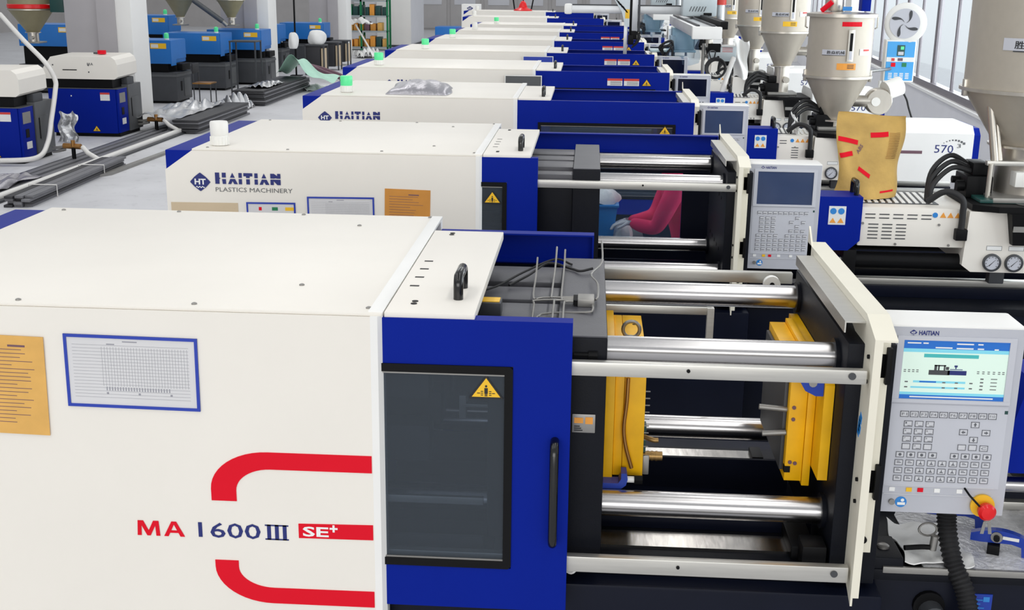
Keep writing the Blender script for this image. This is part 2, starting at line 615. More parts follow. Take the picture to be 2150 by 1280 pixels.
def brand_word(parent, x0, x1, z0, z1, y):
    """the stencil-cut block lettering: every letter is sliced by one thin gap"""
    A_ = [[(.228, .57), (.302, .57), (.265, 1.0)],
          [(.195, 0), (.243, 0), (.265, .27), (.290, 0), (.345, 0), (.305, .46), (.232, .46)]]
    def I_(a, b): return [[(a, .57), (b, .57), (b, 1), (a, 1)], [(a, 0), (b, 0), (b, .46), (a, .46)]]
    L_ = {'H': [[(0, 0), (.065, 0), (.065, .42), (.085, .50), (.065, .56), (.065, 1), (0, 1)], [(.105, .57), (.165, .57), (.165, 1), (.105, 1)], [(.115, 0), (.165, 0), (.165, .43), (.105, .43)]],
          'A': A_, 'I': I_(.360, .410),
          'T': [[(.435, .72), (.475, .72), (.475, .57), (.530, .57), (.530, .72), (.572, .72), (.572, 1), (.435, 1)], [(.475, 0), (.530, 0), (.530, .46), (.475, .46)]],
          'J': I_(.602, .652), 'B': [[(u + .482, v) for u, v in q] for q in A_],
          'N': [[(.845, .57), (.900, .57), (.930, .60), (.945, .57), (1.0, .57), (1.0, 1), (.950, 1), (.950, .80), (.900, 1), (.845, 1)],
                [(.845, 0), (.895, 0), (.895, .34), (.950, 0), (1.0, 0), (1.0, .48), (.845, .48)]]}
    for k, polys in L_.items():
        m = MB()
        for q in polys:
            m.prism([(x0 + (x1 - x0) * u, z0 + (z1 - z0) * v) for u, v in q], 'Y', y - .0008, y)
        m.build('brand_letter', 'navy_print', parent)


def ma_letters(parent, m_, x0, x1, z0, z1, y):
    M_ = [(0, 0), (.085, 0), (.095, .68), (.205, 0), (.275, 0), (.385, .68), (.395, 0), (.48, 0), (.46, 1), (.345, 1), (.24, .34), (.135, 1), (.02, 1)]
    A0 = [(.56, 0), (.655, 0), (.693, .24), (.867, .24), (.905, 0), (1.0, 0), (.83, 1), (.73, 1), (.56, 0)][:-1]
    for q, hole in ((M_, None), (A0, [(.715, .40), (.845, .40), (.78, .80)])):
        m = MB()
        f = lambda p: (x0 + (x1 - x0) * p[0], z0 + (z1 - z0) * p[1])
        if hole is None:
            m.prism([f(p) for p in q], 'Y', y - .0008, y)
        else:
            for poly in ([(.56, 0), (.655, 0), (.78, .80), (.78, 1), (.73, 1)], [(.905, 0), (1.0, 0), (.83, 1), (.78, 1), (.78, .80)],
                         [(.6925, .24), (.8675, .24), (.8425, .40), (.7175, .40)]):
                m.prism([f(p) for p in poly], 'Y', y - .0008, y)
        m.build('model_lettering', m_, parent)


def brand_mark(parent, y=-0.004):
    ht_logo(parent, -1.526, -1.418, 1.530, 1.628, y)
    brand_word(parent, -1.392, -1.046, 1.571, 1.630, y)
    lettering('PLASTICS MACHINERY', 'grey_print', parent, -1.392, -0.985, 1.530, 1.553, y, 0.0, 'brand_lettering')


def beacon(parent, x, y, green):
    b = MB().lathe([(0.040, 0), (0.046, 0.004), (0.046, 0.05), (0.042, 0.056)], (x, y, 1.752), 20)
    for i in range(14):
        t = 2 * pi * i / 14
        b.cyl((x + .046 * cos(t), y + .046 * sin(t), 1.756), (x + .046 * cos(t), y + .046 * sin(t), 1.80), 0.005, 6)
    base = b.build('beacon', 'white_plastic', parent, 40, label='ribbed white beacon base')
    l = MB().lathe([(0.044, 0.05), (0.047, 0.056), (0.048, 0.118), (0.044, 0.126), (0.0, 0.128)], (x, y, 1.752), 24)
    l.build('beacon_lens', 'green_lens' if green else 'white_plastic', base, 40)


def u_handle(name, m, parent, p0, p1, out, r, seg=10):
    """bar handle between p0 and p1 standing off by vector out"""
    p0, p1, out = Vector(p0), Vector(p1), Vector(out)
    d = (p1 - p0)
    pts = [p0, p0 + out * .6]
    for q in (0.25, .6, 1):
        pts.append(p0 + out * (.6 + .4 * q) + d * (.08 * q * q))
    for q in (1, .6, .25):
        pts.append(p1 + out * (.6 + .4 * q) - d * (.08 * q * q))
    pts += [p1 + out * .6, p1]
    return MB().tube(pts, r, seg).build(name, m, parent, 50)


PX0, PX1 = 1.268, 1.40        # stationary platen
TIE = [(.25, 1.595), (.90, 1.595), (.25, 1.115), (.90, 1.115)]
W = 1.35


def control_panel(mc, mode):
    X0, X1, Y0, Y1, Z0, Z1 = 1.378, 1.762, 0.186, 0.345, 1.148, 1.712
    p = MB().box(X0, X1, Y0, Y1, Z0, Z1, 0.008).build('control_panel', 'cool_white', mc, 35)
    B('front_plate', 'panel_grey', p, X0 + .003, X1 - .003, Y0 - .003, Y0, Z0 + .003, Z1 - .006)
    B('keypad_plate', 'panel_face', p, 1.416, 1.738, Y0 - .004, Y0 - .002, 1.232, 1.482)
    fr = MB()
    x0, x1, z0, z1, t = 1.414, 1.738, 1.488, 1.682, .012
    fr.box(x0, x1, Y0 - .010, Y0 - .002, z0, z0 + .010).box(x0, x1, Y0 - .008, Y0 - .002, z1 - t, z1)
    fr.box(x0, x0 + .018, Y0 - .008, Y0 - .002, z0 + .010, z1 - t).box(x1 - .018, x1, Y0 - .008, Y0 - .002, z0 + .010, z1 - t)
    fr.build('screen_bezel', 'panel_face', p)
    yb = Y0 - .0035
    sx0, sx1, sz0, sz1 = 1.434, 1.720, 1.498, 1.669
    if mode != 'lit':
        B('screen', 'lcd_dark' if mode == 'grey' else 'lcd_black', p, sx0, sx1, yb, Y0 - .002, sz0, sz1)
    else:
        s = B('screen', 'screen_pale', p, sx0, sx1, yb, Y0 - .002, sz0, sz1, label='lit screen with a machine diagram')
        def q(m, a0, a1, b0, b1, nm='screen_field', lift=.0006):
            # a along x 0..1, b from top 0..1
            MB().box(sx0 + (sx1 - sx0) * a0, sx0 + (sx1 - sx0) * a1, yb - lift, yb, sz1 - (sz1 - sz0) * b1, sz1 - (sz1 - sz0) * b0).build(nm, m, p)
        q('screen_blue', 0, 1, 0, .14)
        q('screen_cyan', 0, 1, .14, .20)
        q('screen_blue', 0, 1, .93, 1)
        q('screen_cyan', 0, 1, .885, .93)
        q('screen_teal', .20, .72, .225, .285)
        q('screen_cyan', .12, .62, .685, .72)
        q('screen_blue', .18, .34, .69, .715, lift=.001)
        q('screen_cyan', .10, .62, .785, .815)
        d = MB()
        def bx(mb, a0, a1, b0, b1):
            mb.box(sx0 + (sx1 - sx0) * a0, sx0 + (sx1 - sx0) * a1, yb - .0008, yb, sz1 - (sz1 - sz0) * b1, sz1 - (sz1 - sz0) * b0)
        bx(d, .26, .46, .50, .58)
        bx(d, .31, .335, .41, .50); bx(d, .31, .42, .41, .43); bx(d, .345, .36, .41, .5); bx(d, .40, .415, .41, .5); bx(d, .42, .45, .44, .49)
        d.build('machine_diagram', 'dark_grey', p)
        d = MB(); bx(d, .44, .62, .50, .575); bx(d, .46, .58, .475, .485); bx(d, .50, .53, .41, .44); bx(d, .51, .52, .44, .47)
        d.build('machine_diagram', 'navy_print', p)
        d = MB()
        rnd = random.Random(3)
        for a in (.02, .06, .10, .14, .72, .77, .82, .87, .92, .96):
            for b in (.50, .53):
                bx(d, a, a + .022, b, b + .012)
        for b in (.62, .68, .74, .80):
            bx(d, .76, .79, b, b + .02); bx(d, .86, .92, b, b + .012)
        for a in (.04, .40, .52, .66):
            bx(d, a, a + .03, .70, .72); bx(d, a, a + .03, .79, .81)
        d.build('screen_text', 'grey_print', p)['kind'] = 'stuff'
        d = MB()
        for a0, a1, b in ((.03, .16, .035), (.18, .23, .035), (.5, .66, .035), (.70, .75, .035), (.30, .46, .105), (.50, .66, .11), (.70, .76, .11), (.86, .9, .115), (.1, .9, .955)):
            bx(d, a0, a1, b, b + .022)
        d.build('screen_text', 'white_print', p)['kind'] = 'stuff'
    # brand strip above the screen
    ht_logo(p, 1.446, 1.466, 1.683, 1.699, Y0 - .0032)
    lettering('HAITIAN', 'navy_print', p, 1.471, 1.525, 1.684, 1.697, Y0 - .0042, 0.03, 'brand_lettering')
    # keys
    if mode in ('lit', 'grey'):
        keys = [(1.454 + i * .0269, 1.4525, 'F%d' % (i + 1)) for i in range(10)]
        for r_ in range(4):
            for c_ in range(3):
                keys.append((1.467 + c_ * .0302, 1.4235 - r_ * .0228, str(r_ * 3 + c_ + 1) if r_ < 3 else ['.', '0', '-'][c_]))
        keys += [(1.652, 1.426, 'U'), (1.622, 1.403, 'L'), (1.684, 1.403, 'R'), (1.652, 1.381, 'D'),
                 (1.622, 1.357, ''), (1.652, 1.357, ''), (1.683, 1.356, 'C')]
        keys += [(1.453 + c_ * .0303, 1.330, 'o') for c_ in (0, 1, 2, 3, 5, 6, 7, 8)]
        for r_ in range(3):
            for c_ in range(9):
                keys.append((1.452 + c_ * .0303, 1.3055 - r_ * .0240, 'A' if 2 <= c_ <= 5 else 'x'))
        if mode == 'lit':
            proto = {}
            for (kx, kz, s) in keys:
                if s not in proto:
                    hw, hh = .0115, .0088
                    kb = MB().box(-hw, hw, -.0022, 0, -hh, hh, .0015).build('key', 'key_face', p, 35)
                    fr = MB()
                    for bxx in ((-hw, hw, hh - .0016, hh), (-hw, hw, -hh, -hh + .0016), (-hw, -hw + .0016, -hh, hh), (hw - .0016, hw, -hh, hh)):
                        fr.box(bxx[0], bxx[1], -.0027, -.0021, bxx[2], bxx[3])
                    if s in 'URLD' and s:
                        a = {'U': 0, 'L': 90, 'D': 180, 'R': 270}[s]
                        R_ = Matrix.Rotation(radians(a), 2)
                        fr.prism([tuple(R_ @ Vector(q_)) for q_ in ((-.005, 0), (.005, 0), (0, .0065))], 'Y', -.0027, -.0021)
                        fr.prism([tuple(R_ @ Vector(q_)) for q_ in ((-.002, -.005), (.002, -.005), (.002, 0), (-.002, 0))], 'Y', -.0027, -.0021)
                    elif s.isdigit() and len(s) == 1:
                        text_into(fr, s, (-.008, -.0027, .000), (.004, 0, 0), (0, 0, .0055))
                        fr.box(-.002, .008, -.0027, -.0021, -.006, -.0045)
                    elif s == 'A':
                        fr.prism([(-.006, -.004), (.006, -.004), (0, .001)], 'Y', -.0027, -.0021)
                        fr.box(-.001, .001, -.0027, -.0021, 0, .005)
                    elif s == 'x':
                        fr.box(-.006, .006, -.0027, -.0021, -.001, .001); fr.box(-.006, .002, -.0027, -.0021, .003, .0045)
                    elif s == 'o':
                        fr.cyl((0, -.0027, 0), (0, -.0021, 0), .0045, 10)
                    elif s and s.strip('.-'):
                        text_into(fr, s, (-.007, -.0027, -.0038), (.014, 0, 0), (0, 0, .0076))
                    kk = fr.build('key_print', 'key_line', kb)
                    proto[s] = kb
                    kb.location = (kx, Y0 - .004, kz)
                else:
                    kb = clone(proto[s], p, (kx, Y0 - .004, kz))
                    for ch in list(proto[s].children):
                        clone(ch, kb)
        else:
            g = MB(); f = MB()
            for (kx, kz, s) in keys:
                g.box(kx - .0115, kx + .0115, Y0 - .006, Y0 - .004, kz - .0088, kz + .0088)
                f.box(kx - .008, kx + .008, Y0 - .0066, Y0 - .006, kz - .005, kz - .002)
                f.box(kx - .0115, kx + .0115, Y0 - .0066, Y0 - .006, kz + .0070, kz + .0088)
                f.box(kx - .0115, kx - .0095, Y0 - .0066, Y0 - .006, kz - .0088, kz + .0088)
            o = g.build('keypad', 'key_face', p); f.build('key_print', 'key_line', o)
        B('keypad_line', 'key_face', p, 1.418, 1.724, Y0 - .0055, Y0 - .003, 1.2335, 1.2355)
        B('indicator_strip', 'key_face', p, 1.418, 1.724, Y0 - .0055, Y0 - .003, 1.207, 1.209)
        for (kx, m_) in ((1.441, 'white_print'), (1.489, 'warn_yellow'), (1.521, 'red'), (1.568, 'white_print'), (1.631, 'white_print')):
            B('indicator', m_, p, kx - .008, kx + .008, Y0 - .0055, Y0 - .003, 1.216, 1.228)
        MB().cyl((1.443, Y0 - .012, 1.184), (1.443, Y0 - .003, 1.184), .0085, 14).build('key_switch', 'dull_steel', p, 40)
        o = MB().cyl((1.470, Y0 - .0045, 1.183), (1.470, Y0 - .003, 1.183), .0165, 20).build('round_sticker', 'label_blue', p, 40)
        MB().cyl((1.474, Y0 - .0055, 1.189), (1.474, Y0 - .0045, 1.189), .005, 10).box(1.460, 1.482, Y0 - .0055, Y0 - .0045, 1.174, 1.182).build('pictogram', 'white_print', o)
        B('sticker', 'green_metal', p, 1.729, 1.738, Y0 - .0045, Y0 - .003, 1.460, 1.470)
        if mode == 'lit':
            s = MB().lathe([(.0, 0), (.032, 0), (.034, .006), (.034, .012), (.0, .014)], (1.697, Y0 - .003, 1.184), 28, 'Y')
            for i in range(len(s.v)):
                v = s.v[i]; s.v[i] = (v[0], 2 * (Y0 - .003) - v[1], v[2])
            s.f = [q_[::-1] for q_ in s.f]
            st = s.build('stop_button_ring', 'warn_yellow', p, 40)
            s = MB().lathe([(.0, 0), (.014, 0), (.014, .02), (.024, .024), (.025, .04), (.018, .048), (0, .05)], (1.700, Y0 - .01, 1.180), 28, 'Y')
            for i in range(len(s.v)):
                v = s.v[i]; s.v[i] = (v[0], 2 * (Y0 - .01) - v[1], v[2])
            s.f = [q_[::-1] for q_ in s.f]
            s.build('stop_button', 'red_gloss', p, 40)
            MB().tube([(1.644, Y0 - .006, 1.233), (1.652, Y0 - .03, 1.222), (1.684, Y0 - .04, 1.19)], .003, 6).build('stylus', 'black', p, 40)
            k = MB()
            for dx in (-.006, .006):
                k.prism([(1.70 + dx, 1.150), (1.708 + dx, 1.150), (1.71 + dx * 1.9, 1.112), (1.70 + dx * 1.9, 1.112)], 'Y', Y0 - .045, Y0 - .043)
            k.tube([(1.704 + .01 * cos(t * pi / 6), Y0 - .044, 1.158 + .010 * sin(t * pi / 6)) for t in range(12)], .0012, 5, True)
            k.build('hanging_keys', 'dull_steel', p, 40)
    else:
        B('keypad', 'key_face', p, 1.44, 1.72, Y0 - .005, Y0 - .003, 1.25, 1.46)
        if True:
            f = MB()
            for r_ in range(8):
                for c_ in range(9):
                    f.box(1.452 + c_ * .03 - .009, 1.452 + c_ * .03 + .009, Y0 - .0056, Y0 - .005, 1.265 + r_ * .024, 1.277 + r_ * .024)
            f.build('key_print', 'key_line', p)
    # hinges that carry the panel on the frame
    for zc in (1.615, 1.275):
        h = B('hinge', 'black', mc, 1.346, 1.380, .10, .19, zc - .036, zc + .040, .004)
        B('hinge_plate', 'black', h, 1.366, 1.381, .085, .19, zc - .048, zc + .056, .003)
    return p


def platen_frame(mc, detail):
    """cream sheet-metal frame bent over the stationary platen"""
    s = 1.312
    f = MB()
    # left cheek plate with window: front leg, top strip, rear leg
    f.prism([(.015, .935), (.20, 1.035), (.20, 1.66), (.30, 1.685), (1.05, 1.685), (1.05, 1.755), (.13, 1.755), (.015, 1.715)], 'X', s, s + .006)
    f.box(s + .006, 1.372, .13, 1.044, 1.749, 1.755)                                  # top flange
    f.prism([(.13, 1.755), (.015, 1.715), (.015, 1.709), (.13, 1.749)], 'X', s + .006, 1.372)
    f.box(s + .006, 1.334, .015, .021, .96, 1.709)                                   # front flange
    f.box(s + .006, 1.376, .10, .106, 1.06, 1.735)
    f.box(s + .006, 1.372, 1.044, 1.05, 1.10, 1.755)
    o = f.build('platen_frame', 'cream_paint', mc)
    a = MB()
    a.box(1.255, s, .13, .93, 1.728, 1.733).box(1.255, 1.259, .13, .93, 1.700, 1.728)
    a.build('bracket', 'steel_rail', mc)
    MB().prism([(.98, 1.62), (1.05, 1.62), (1.05, 1.81), (.98, 1.755)], 'X', s, s + .006).build('frame_ear', 'cream_paint', mc)
    MB().cyl((1.352, .094, 1.10), (1.352, .104, 1.10), .011, 12).build('bolt', 'black', mc, 40)
    for zc in (1.655, 1.585, 1.30, 1.235):
        MB().cyl((s - .006, .06, zc), (s + .001, .06, zc), .006, 10).build('bolt', 'black', mc, 40)
    if detail >= 2:
        b = MB()
        for k, (dy, dz) in enumerate(((0, 0), (.012, -.015), (.004, -.03), (.016, -.042))):
            b.prism([(.075 + dy, 1.475 + dz), (.095 + dy, 1.485 + dz), (.10 + dy, 1.46 + dz), (.08 + dy, 1.452 + dz)], 'X', s - .0012, s)
        b.build('ink_mark', 'label_blue', mc)


def clamp_side(mc, door_x, detail, L, closed):
    """covers, doors, platens and tie bars of the clamping half"""
    # ---- blue inner body with white cover panels
    ib = MB()
    ib.box(-L, -.10, .012, W - .005, .22, 1.742, .006)
    ib.build('inner_body', 'blue_paint', mc, 35)
    fp = [(-.028, .25), (-.028, 1.742), (-L + .145, 1.742), (-L, 1.640), (-L, .25)]
    MB().prism(fp, 'Y', 0.0, .012).build('front_panel', 'white_paint', mc)
    MB().prism(fp, 'Y', W - .006, W + .004).build('back_panel', 'white_paint', mc)
    cp = [(-.028, -.001), (-.008, -.001), (.004, .014), (.004, .05), (-.05, .05), (-.05, .013), (-.028, .013)]
    MB().prism(cp, 'Z', .25, 1.744).build('corner_post', 'cool_white', mc)
    MB().prism([(-.05, W - .06), (.004, W - .06), (.004, W - .01), (-.008, W + .004), (-.05, W + .004)], 'Z', .25, 1.744).build('corner_post', 'cool_white', mc)
    t = MB()
    t.box(-L + .145, .004, .004, W, 1.742, 1.752, .004)
    t.build('top_panel', 'white_paint', mc, 35)
    B('top_edge_flange', 'cool_white', mc, -.035, .005, .01, W - .01, 1.748, 1.756, .003)
    B('end_panel', 'blue_paint', mc, -L - .004, -L, .05, W - .05, .25, 1.70)
    if detail >= 1:
        sp = None
        for (sx, sy) in ((-1.01, .03), (-.52, .04), (-.04, .05), (-.278, .276), (-.274, 1.144), (-.52, 1.32), (-.04, 1.325), (-1.0, 1.32), (-1.44, .05), (-1.44, 1.30)):
            if sp is None:
                sp = MB().lathe([(.008, 0), (.008, .003), (.004, .005), (0, .005)], (0, 0, 0), 10).build('screw', 'dull_steel', mc, 40)
                sp.location = (sx, sy, 1.752)
            else:
                clone(sp, mc, (sx, sy, 1.752))
    # ---- sliding top plate with its handle
    tp = MB().box(.007, .252, .018, 1.10, 1.724, 1.752, .003).build('sliding_top_plate', 'white_paint', mc, 35)
    u_handle('plate_handle', 'black_gloss', tp, (.192, .17, 1.752), (.192, .30, 1.752), (0, 0, .062), .014, 12)
    if detail >= 1:
        for k in range(4):
            B('slot', 'black', tp, .035, .062, .30 + k * .105, .312 + k * .105, 1.7515, 1.7528)
        for (sx, sy) in ((.075, .11), (.075, .135), (.075, 1.03), (.075, 1.055)):
            MB().cyl((sx, sy, 1.7515), (sx, sy, 1.7535), .009, 12).build('screw', 'black', tp, 40)
        B('plate_guide', 'dull_steel', mc, .02, .25, .05, .08, 1.69, 1.722)
    # ---- front sliding door
    dz0, dz1 = .88, 1.738
    if closed:
        wx0, wx1, wz0, wz1 = .16, 1.20, 1.00, 1.575
    else:
        wx0, wx1, wz0, wz1 = door_x - .86, door_x - .158, 1.008, 1.610
    dx0 = .0 if closed else door_x - 1.0
    d = MB()
    yd0, yd1 = .012, .030
    d.box(dx0, wx0, yd0, yd1, dz0, dz1).box(wx1, door_x, yd0, yd1, dz0, dz1)
    d.box(wx0, wx1, yd0, yd1, dz0, wz0).box(wx0, wx1, yd0, yd1, wz1, dz1)
    d.box(dx0, door_x, yd1, .060, dz1 - .004, dz1)                     # top flange
    d.box(door_x - .004, door_x, yd1, .060, dz0, dz1 - .004)
    door = d.build('front_door', 'blue_paint', mc)
    k = MB()
    b = .023
    c = .02
    k.prism([(wx0, wz0), (wx1 - .008, wz0), (wx1, wz0 + .008), (wx1, wz0 + b), (wx0, wz0 + b)], 'Y', yd0 - .004, yd0 + .004)
    k.prism([(wx0, wz1 - b), (wx1, wz1 - b), (wx1, wz1 - .008), (wx1 - .008, wz1), (wx0, wz1)], 'Y', yd0 - .004, yd0 + .004)
    k.prism([(wx0, wz0 + b), (wx0 + b, wz0 + b), (wx0 + b, wz1 - b), (wx0, wz1 - b)], 'Y', yd0 - .004, yd0 + .004)
    k.prism([(wx1 - b, wz0 + b), (wx1, wz0 + b), (wx1, wz1 - b), (wx1 - b, wz1 - b)], 'Y', yd0 - .004, yd0 + .004)
    k.build('window_gasket', 'black', door)
    B('window_pane', 'door_glass', door, wx0 + b, wx1 - b, yd0 + .002, yd0 + .006, wz0 + b, wz1 - b)
    B('pane_edge', 'dull_steel', door, wx0 + b, wx1 - b, yd0 - .001, yd0 + .004, wz1 - b - .005, wz1 - b)
    B('pane_edge', 'dull_steel', door, wx0 + b, wx1 - b, yd0 - .001, yd0 + .004, wz0 + b, wz0 + b + .005)
    if not closed:
        u_handle('door_handle', 'black_gloss', door, (door_x - .041, yd0, 1.400 if door_x > .4 else 1.30), (door_x - .041, yd0, 1.105 if door_x > .4 else 1.0), (0, -.045, 0), .0125, 12)
        warn_triangle(door, door_x - .231 if door_x > .4 else .058, 1.517 if door_x > .4 else 1.50, .066, yd0 - .0045 if door_x < .4 else yd0 + .001)
    else:
        u_handle('door_handle', 'black_gloss', door, (1.275, yd0, 1.400), (1.275, yd0, 1.105), (0, -.045, 0), .0125, 10)
        if detail >= .5:
            warn_triangle(door, 1.12, 1.50, .066, yd0 - .0035)
    # ---- rails the doors run on
    for (z0, z1, ys) in ((1.583, 1.623, 0), (.995, 1.043, 0)):
        rr = MB().box(-.6, 1.300, .062, .075, z0, z1, .003) if closed else MB().box(door_x - .6, 1.305, .034, .060, z0, z1, .004)
        r_ = rr.build('door_rail', 'steel_rail', mc, 35)
        if detail >= 1:
            for bx_ in (.83, 1.265):
                MB().cyl((bx_, .030, (z0 + z1) / 2 + .004), (bx_, .036, (z0 + z1) / 2 + .004), .010 if bx_ > 1 else .005, 12).build('bolt', 'dark_grey' if bx_ > 1 else 'black', r_, 40)
    # ---- rear door and rails
    bd_x = .575 if closed == 0 and door_x > .4 else 1.335
    bd = MB()
    ln = MB()
    if bd_x < 1:
        bd.box(.006, bd_x, W - .045, W - .03, .90, 1.712)
        ln.box(.008, bd_x - .02, W - .050, W - .046, .92, 1.590)
    else:
        wx0_, wx1_, wz0_, wz1_ = .10, 1.135, 1.03, 1.475
        bd.box(0.006, wx0_, W - .045, W - .03, .90, 1.712).box(wx1_, bd_x, W - .045, W - .03, .90, 1.712)
        bd.box(wx0_, wx1_, W - .045, W - .03, .90, wz0_).box(wx0_, wx1_, W - .045, W - .03, wz1_, 1.712)
        ln.box(.008, wx0_, W - .050, W - .046, .91, 1.592).box(wx1_, bd_x - .012, W - .050, W - .046, .91, 1.592)
        ln.box(wx0_, wx1_, W - .050, W - .046, .91, wz0_).box(wx0_, wx1_, W - .050, W - .046, wz1_, 1.592)
    bd.box(.006, bd_x, W - .085, W - .045, 1.706, 1.712)
    bd.box(.006, bd_x - .006, W - .060, W - .045, 1.598, 1.612)
    bd.box(bd_x - .006, bd_x, W - .085, W - .045, .90, 1.706)
    if detail >= 1 and bd_x < 1:
        bd.box(.455, .495, W - .10, W - .045, 1.50, 1.60)
    bdo = bd.build('rear_door', 'blue_paint', mc)
    ln.build('door_lining', 'navy_base', bdo)
    if bd_x > 1:
        B('window_pane', 'clear_glass', bdo, wx0_ , wx1_, W - .040, W - .036, wz0_, wz1_)
    rt = B('rear_rail', 'steel_rail', mc, bd_x if bd_x < 1 else .0, 1.30, W - .13, W - .10, 1.56, 1.60, .003)
    B('rear_rail', 'steel_rail', mc, .0, 1.02, W - .12, W - .10, 1.430, 1.458, .003)
    if detail >= 1 and bd_x < 1:
        B('rail_bracket', 'steel_rail', rt, 1.0, 1.025, W - .13, W - .10, 1.335, 1.458)
    # ---- machine bed
    bb = MB()
    bb.box(-L + .06, 1.42, .085, 1.26, .05, .93, .01)
    bb.build('bed', 'navy_base', mc, 35)
    for fx in (-1.4, 0.0, 1.3):
        for fy in (.2, 1.15):
            MB().cyl((fx, fy, 0), (fx, fy, .055), .06, 12).build('foot', 'black', mc, 40)
    for (y0, y1) in ((.15, .36), (.83, 1.04)):
        B('way_bed', 'platen_dark', mc, -.3, 1.26, y0, y1, .93, .985, .004)
        B('slideway', 'polished_steel', mc, .30, 1.17, y0 + .07, y1 - .04, .985, .992)
    B('chute_wall', 'navy_base', mc, .30, 1.26, .36, .375, .93, 1.02)
    B('chute_wall', 'navy_base', mc, .30, 1.26, .80, .815, .93, 1.04)
    # ---- tie bars
    for (ty, tz) in TIE:
        MB().cyl((-1.30, ty, tz), (PX0 + .01, ty, tz), .039, 32).build('tie_bar', 'chrome_bar', mc, 40)
    # ---- platens
    if detail >= 1:
        mp = MB()
        mp.box(.47, .612, .10, 1.045, .995, 1.672, .006)
        mpo = mp.build('moving_platen', 'platen_dark', mc, 35)
        B('platen_cap', 'platen_top', mpo, .472, .610, .102, 1.043, 1.672, 1.676)
        for (y0, y1, zt) in ((.12, .24, 1.640), (.30, .52, 1.652), (.56, .72, 1.652), (.80, 1.02, 1.648)):
            B('toggle_rib', 'platen_top', mpo, .06, .471, y0, y1, 1.56, zt, .006)
        B('toggle_block', 'platen_dark', mpo, .28, .472, .12, 1.02, 1.05, 1.58, .006)
        B('platen_shoe', 'dull_steel', mpo, .30, .60, .10, .36, .992, 1.02, .004)
        B('platen_shoe', 'dull_steel', mpo, .30, .60, .80, 1.04, .992, 1.02, .004)
        for yy in (.3, .6, .85):
            B('toggle_link', 'dark_grey', mc, -.95, .10, yy - .05, yy + .05, 1.22, 1.34, .02)
            B('toggle_link', 'dark_grey', mc, -.95, .10, yy - .05, yy + .05, 1.42, 1.54, .02)
    B('tail_platen', 'platen_dark', mc, -1.33, -1.12, .10, 1.045, .95, 1.68, .01)
    pl = MB()
    pl.box(PX0, PX1, .12, .985, .95, 1.672, .006)
    po = pl.build('stationary_platen', 'platen_dark', mc, 35)
    if detail >= 1:
        for (ty, tz) in TIE:
            MB().lathe([(.039, -.012), (.052, -.012), (.052, .0), (.039, .0)], (PX0, ty, tz), 28, 'X').build('tie_bar_collar', 'platen_dark', po, 40)
        for k in range(6):
            MB().cyl((1.335, .20 + k * .13, 1.672), (1.335, .20 + k * .13, 1.674), .012, 12).build('bolt_hole', 'black', po, 40)
        for k in range(5):
            for zz in (1.50, 1.22):
                MB().cyl((PX0 - .002, .34 + k * .115, zz), (PX0 + .001, .34 + k * .115, zz), .011, 10).build('bolt_hole', 'black', po, 40)
    platen_frame(mc, detail)


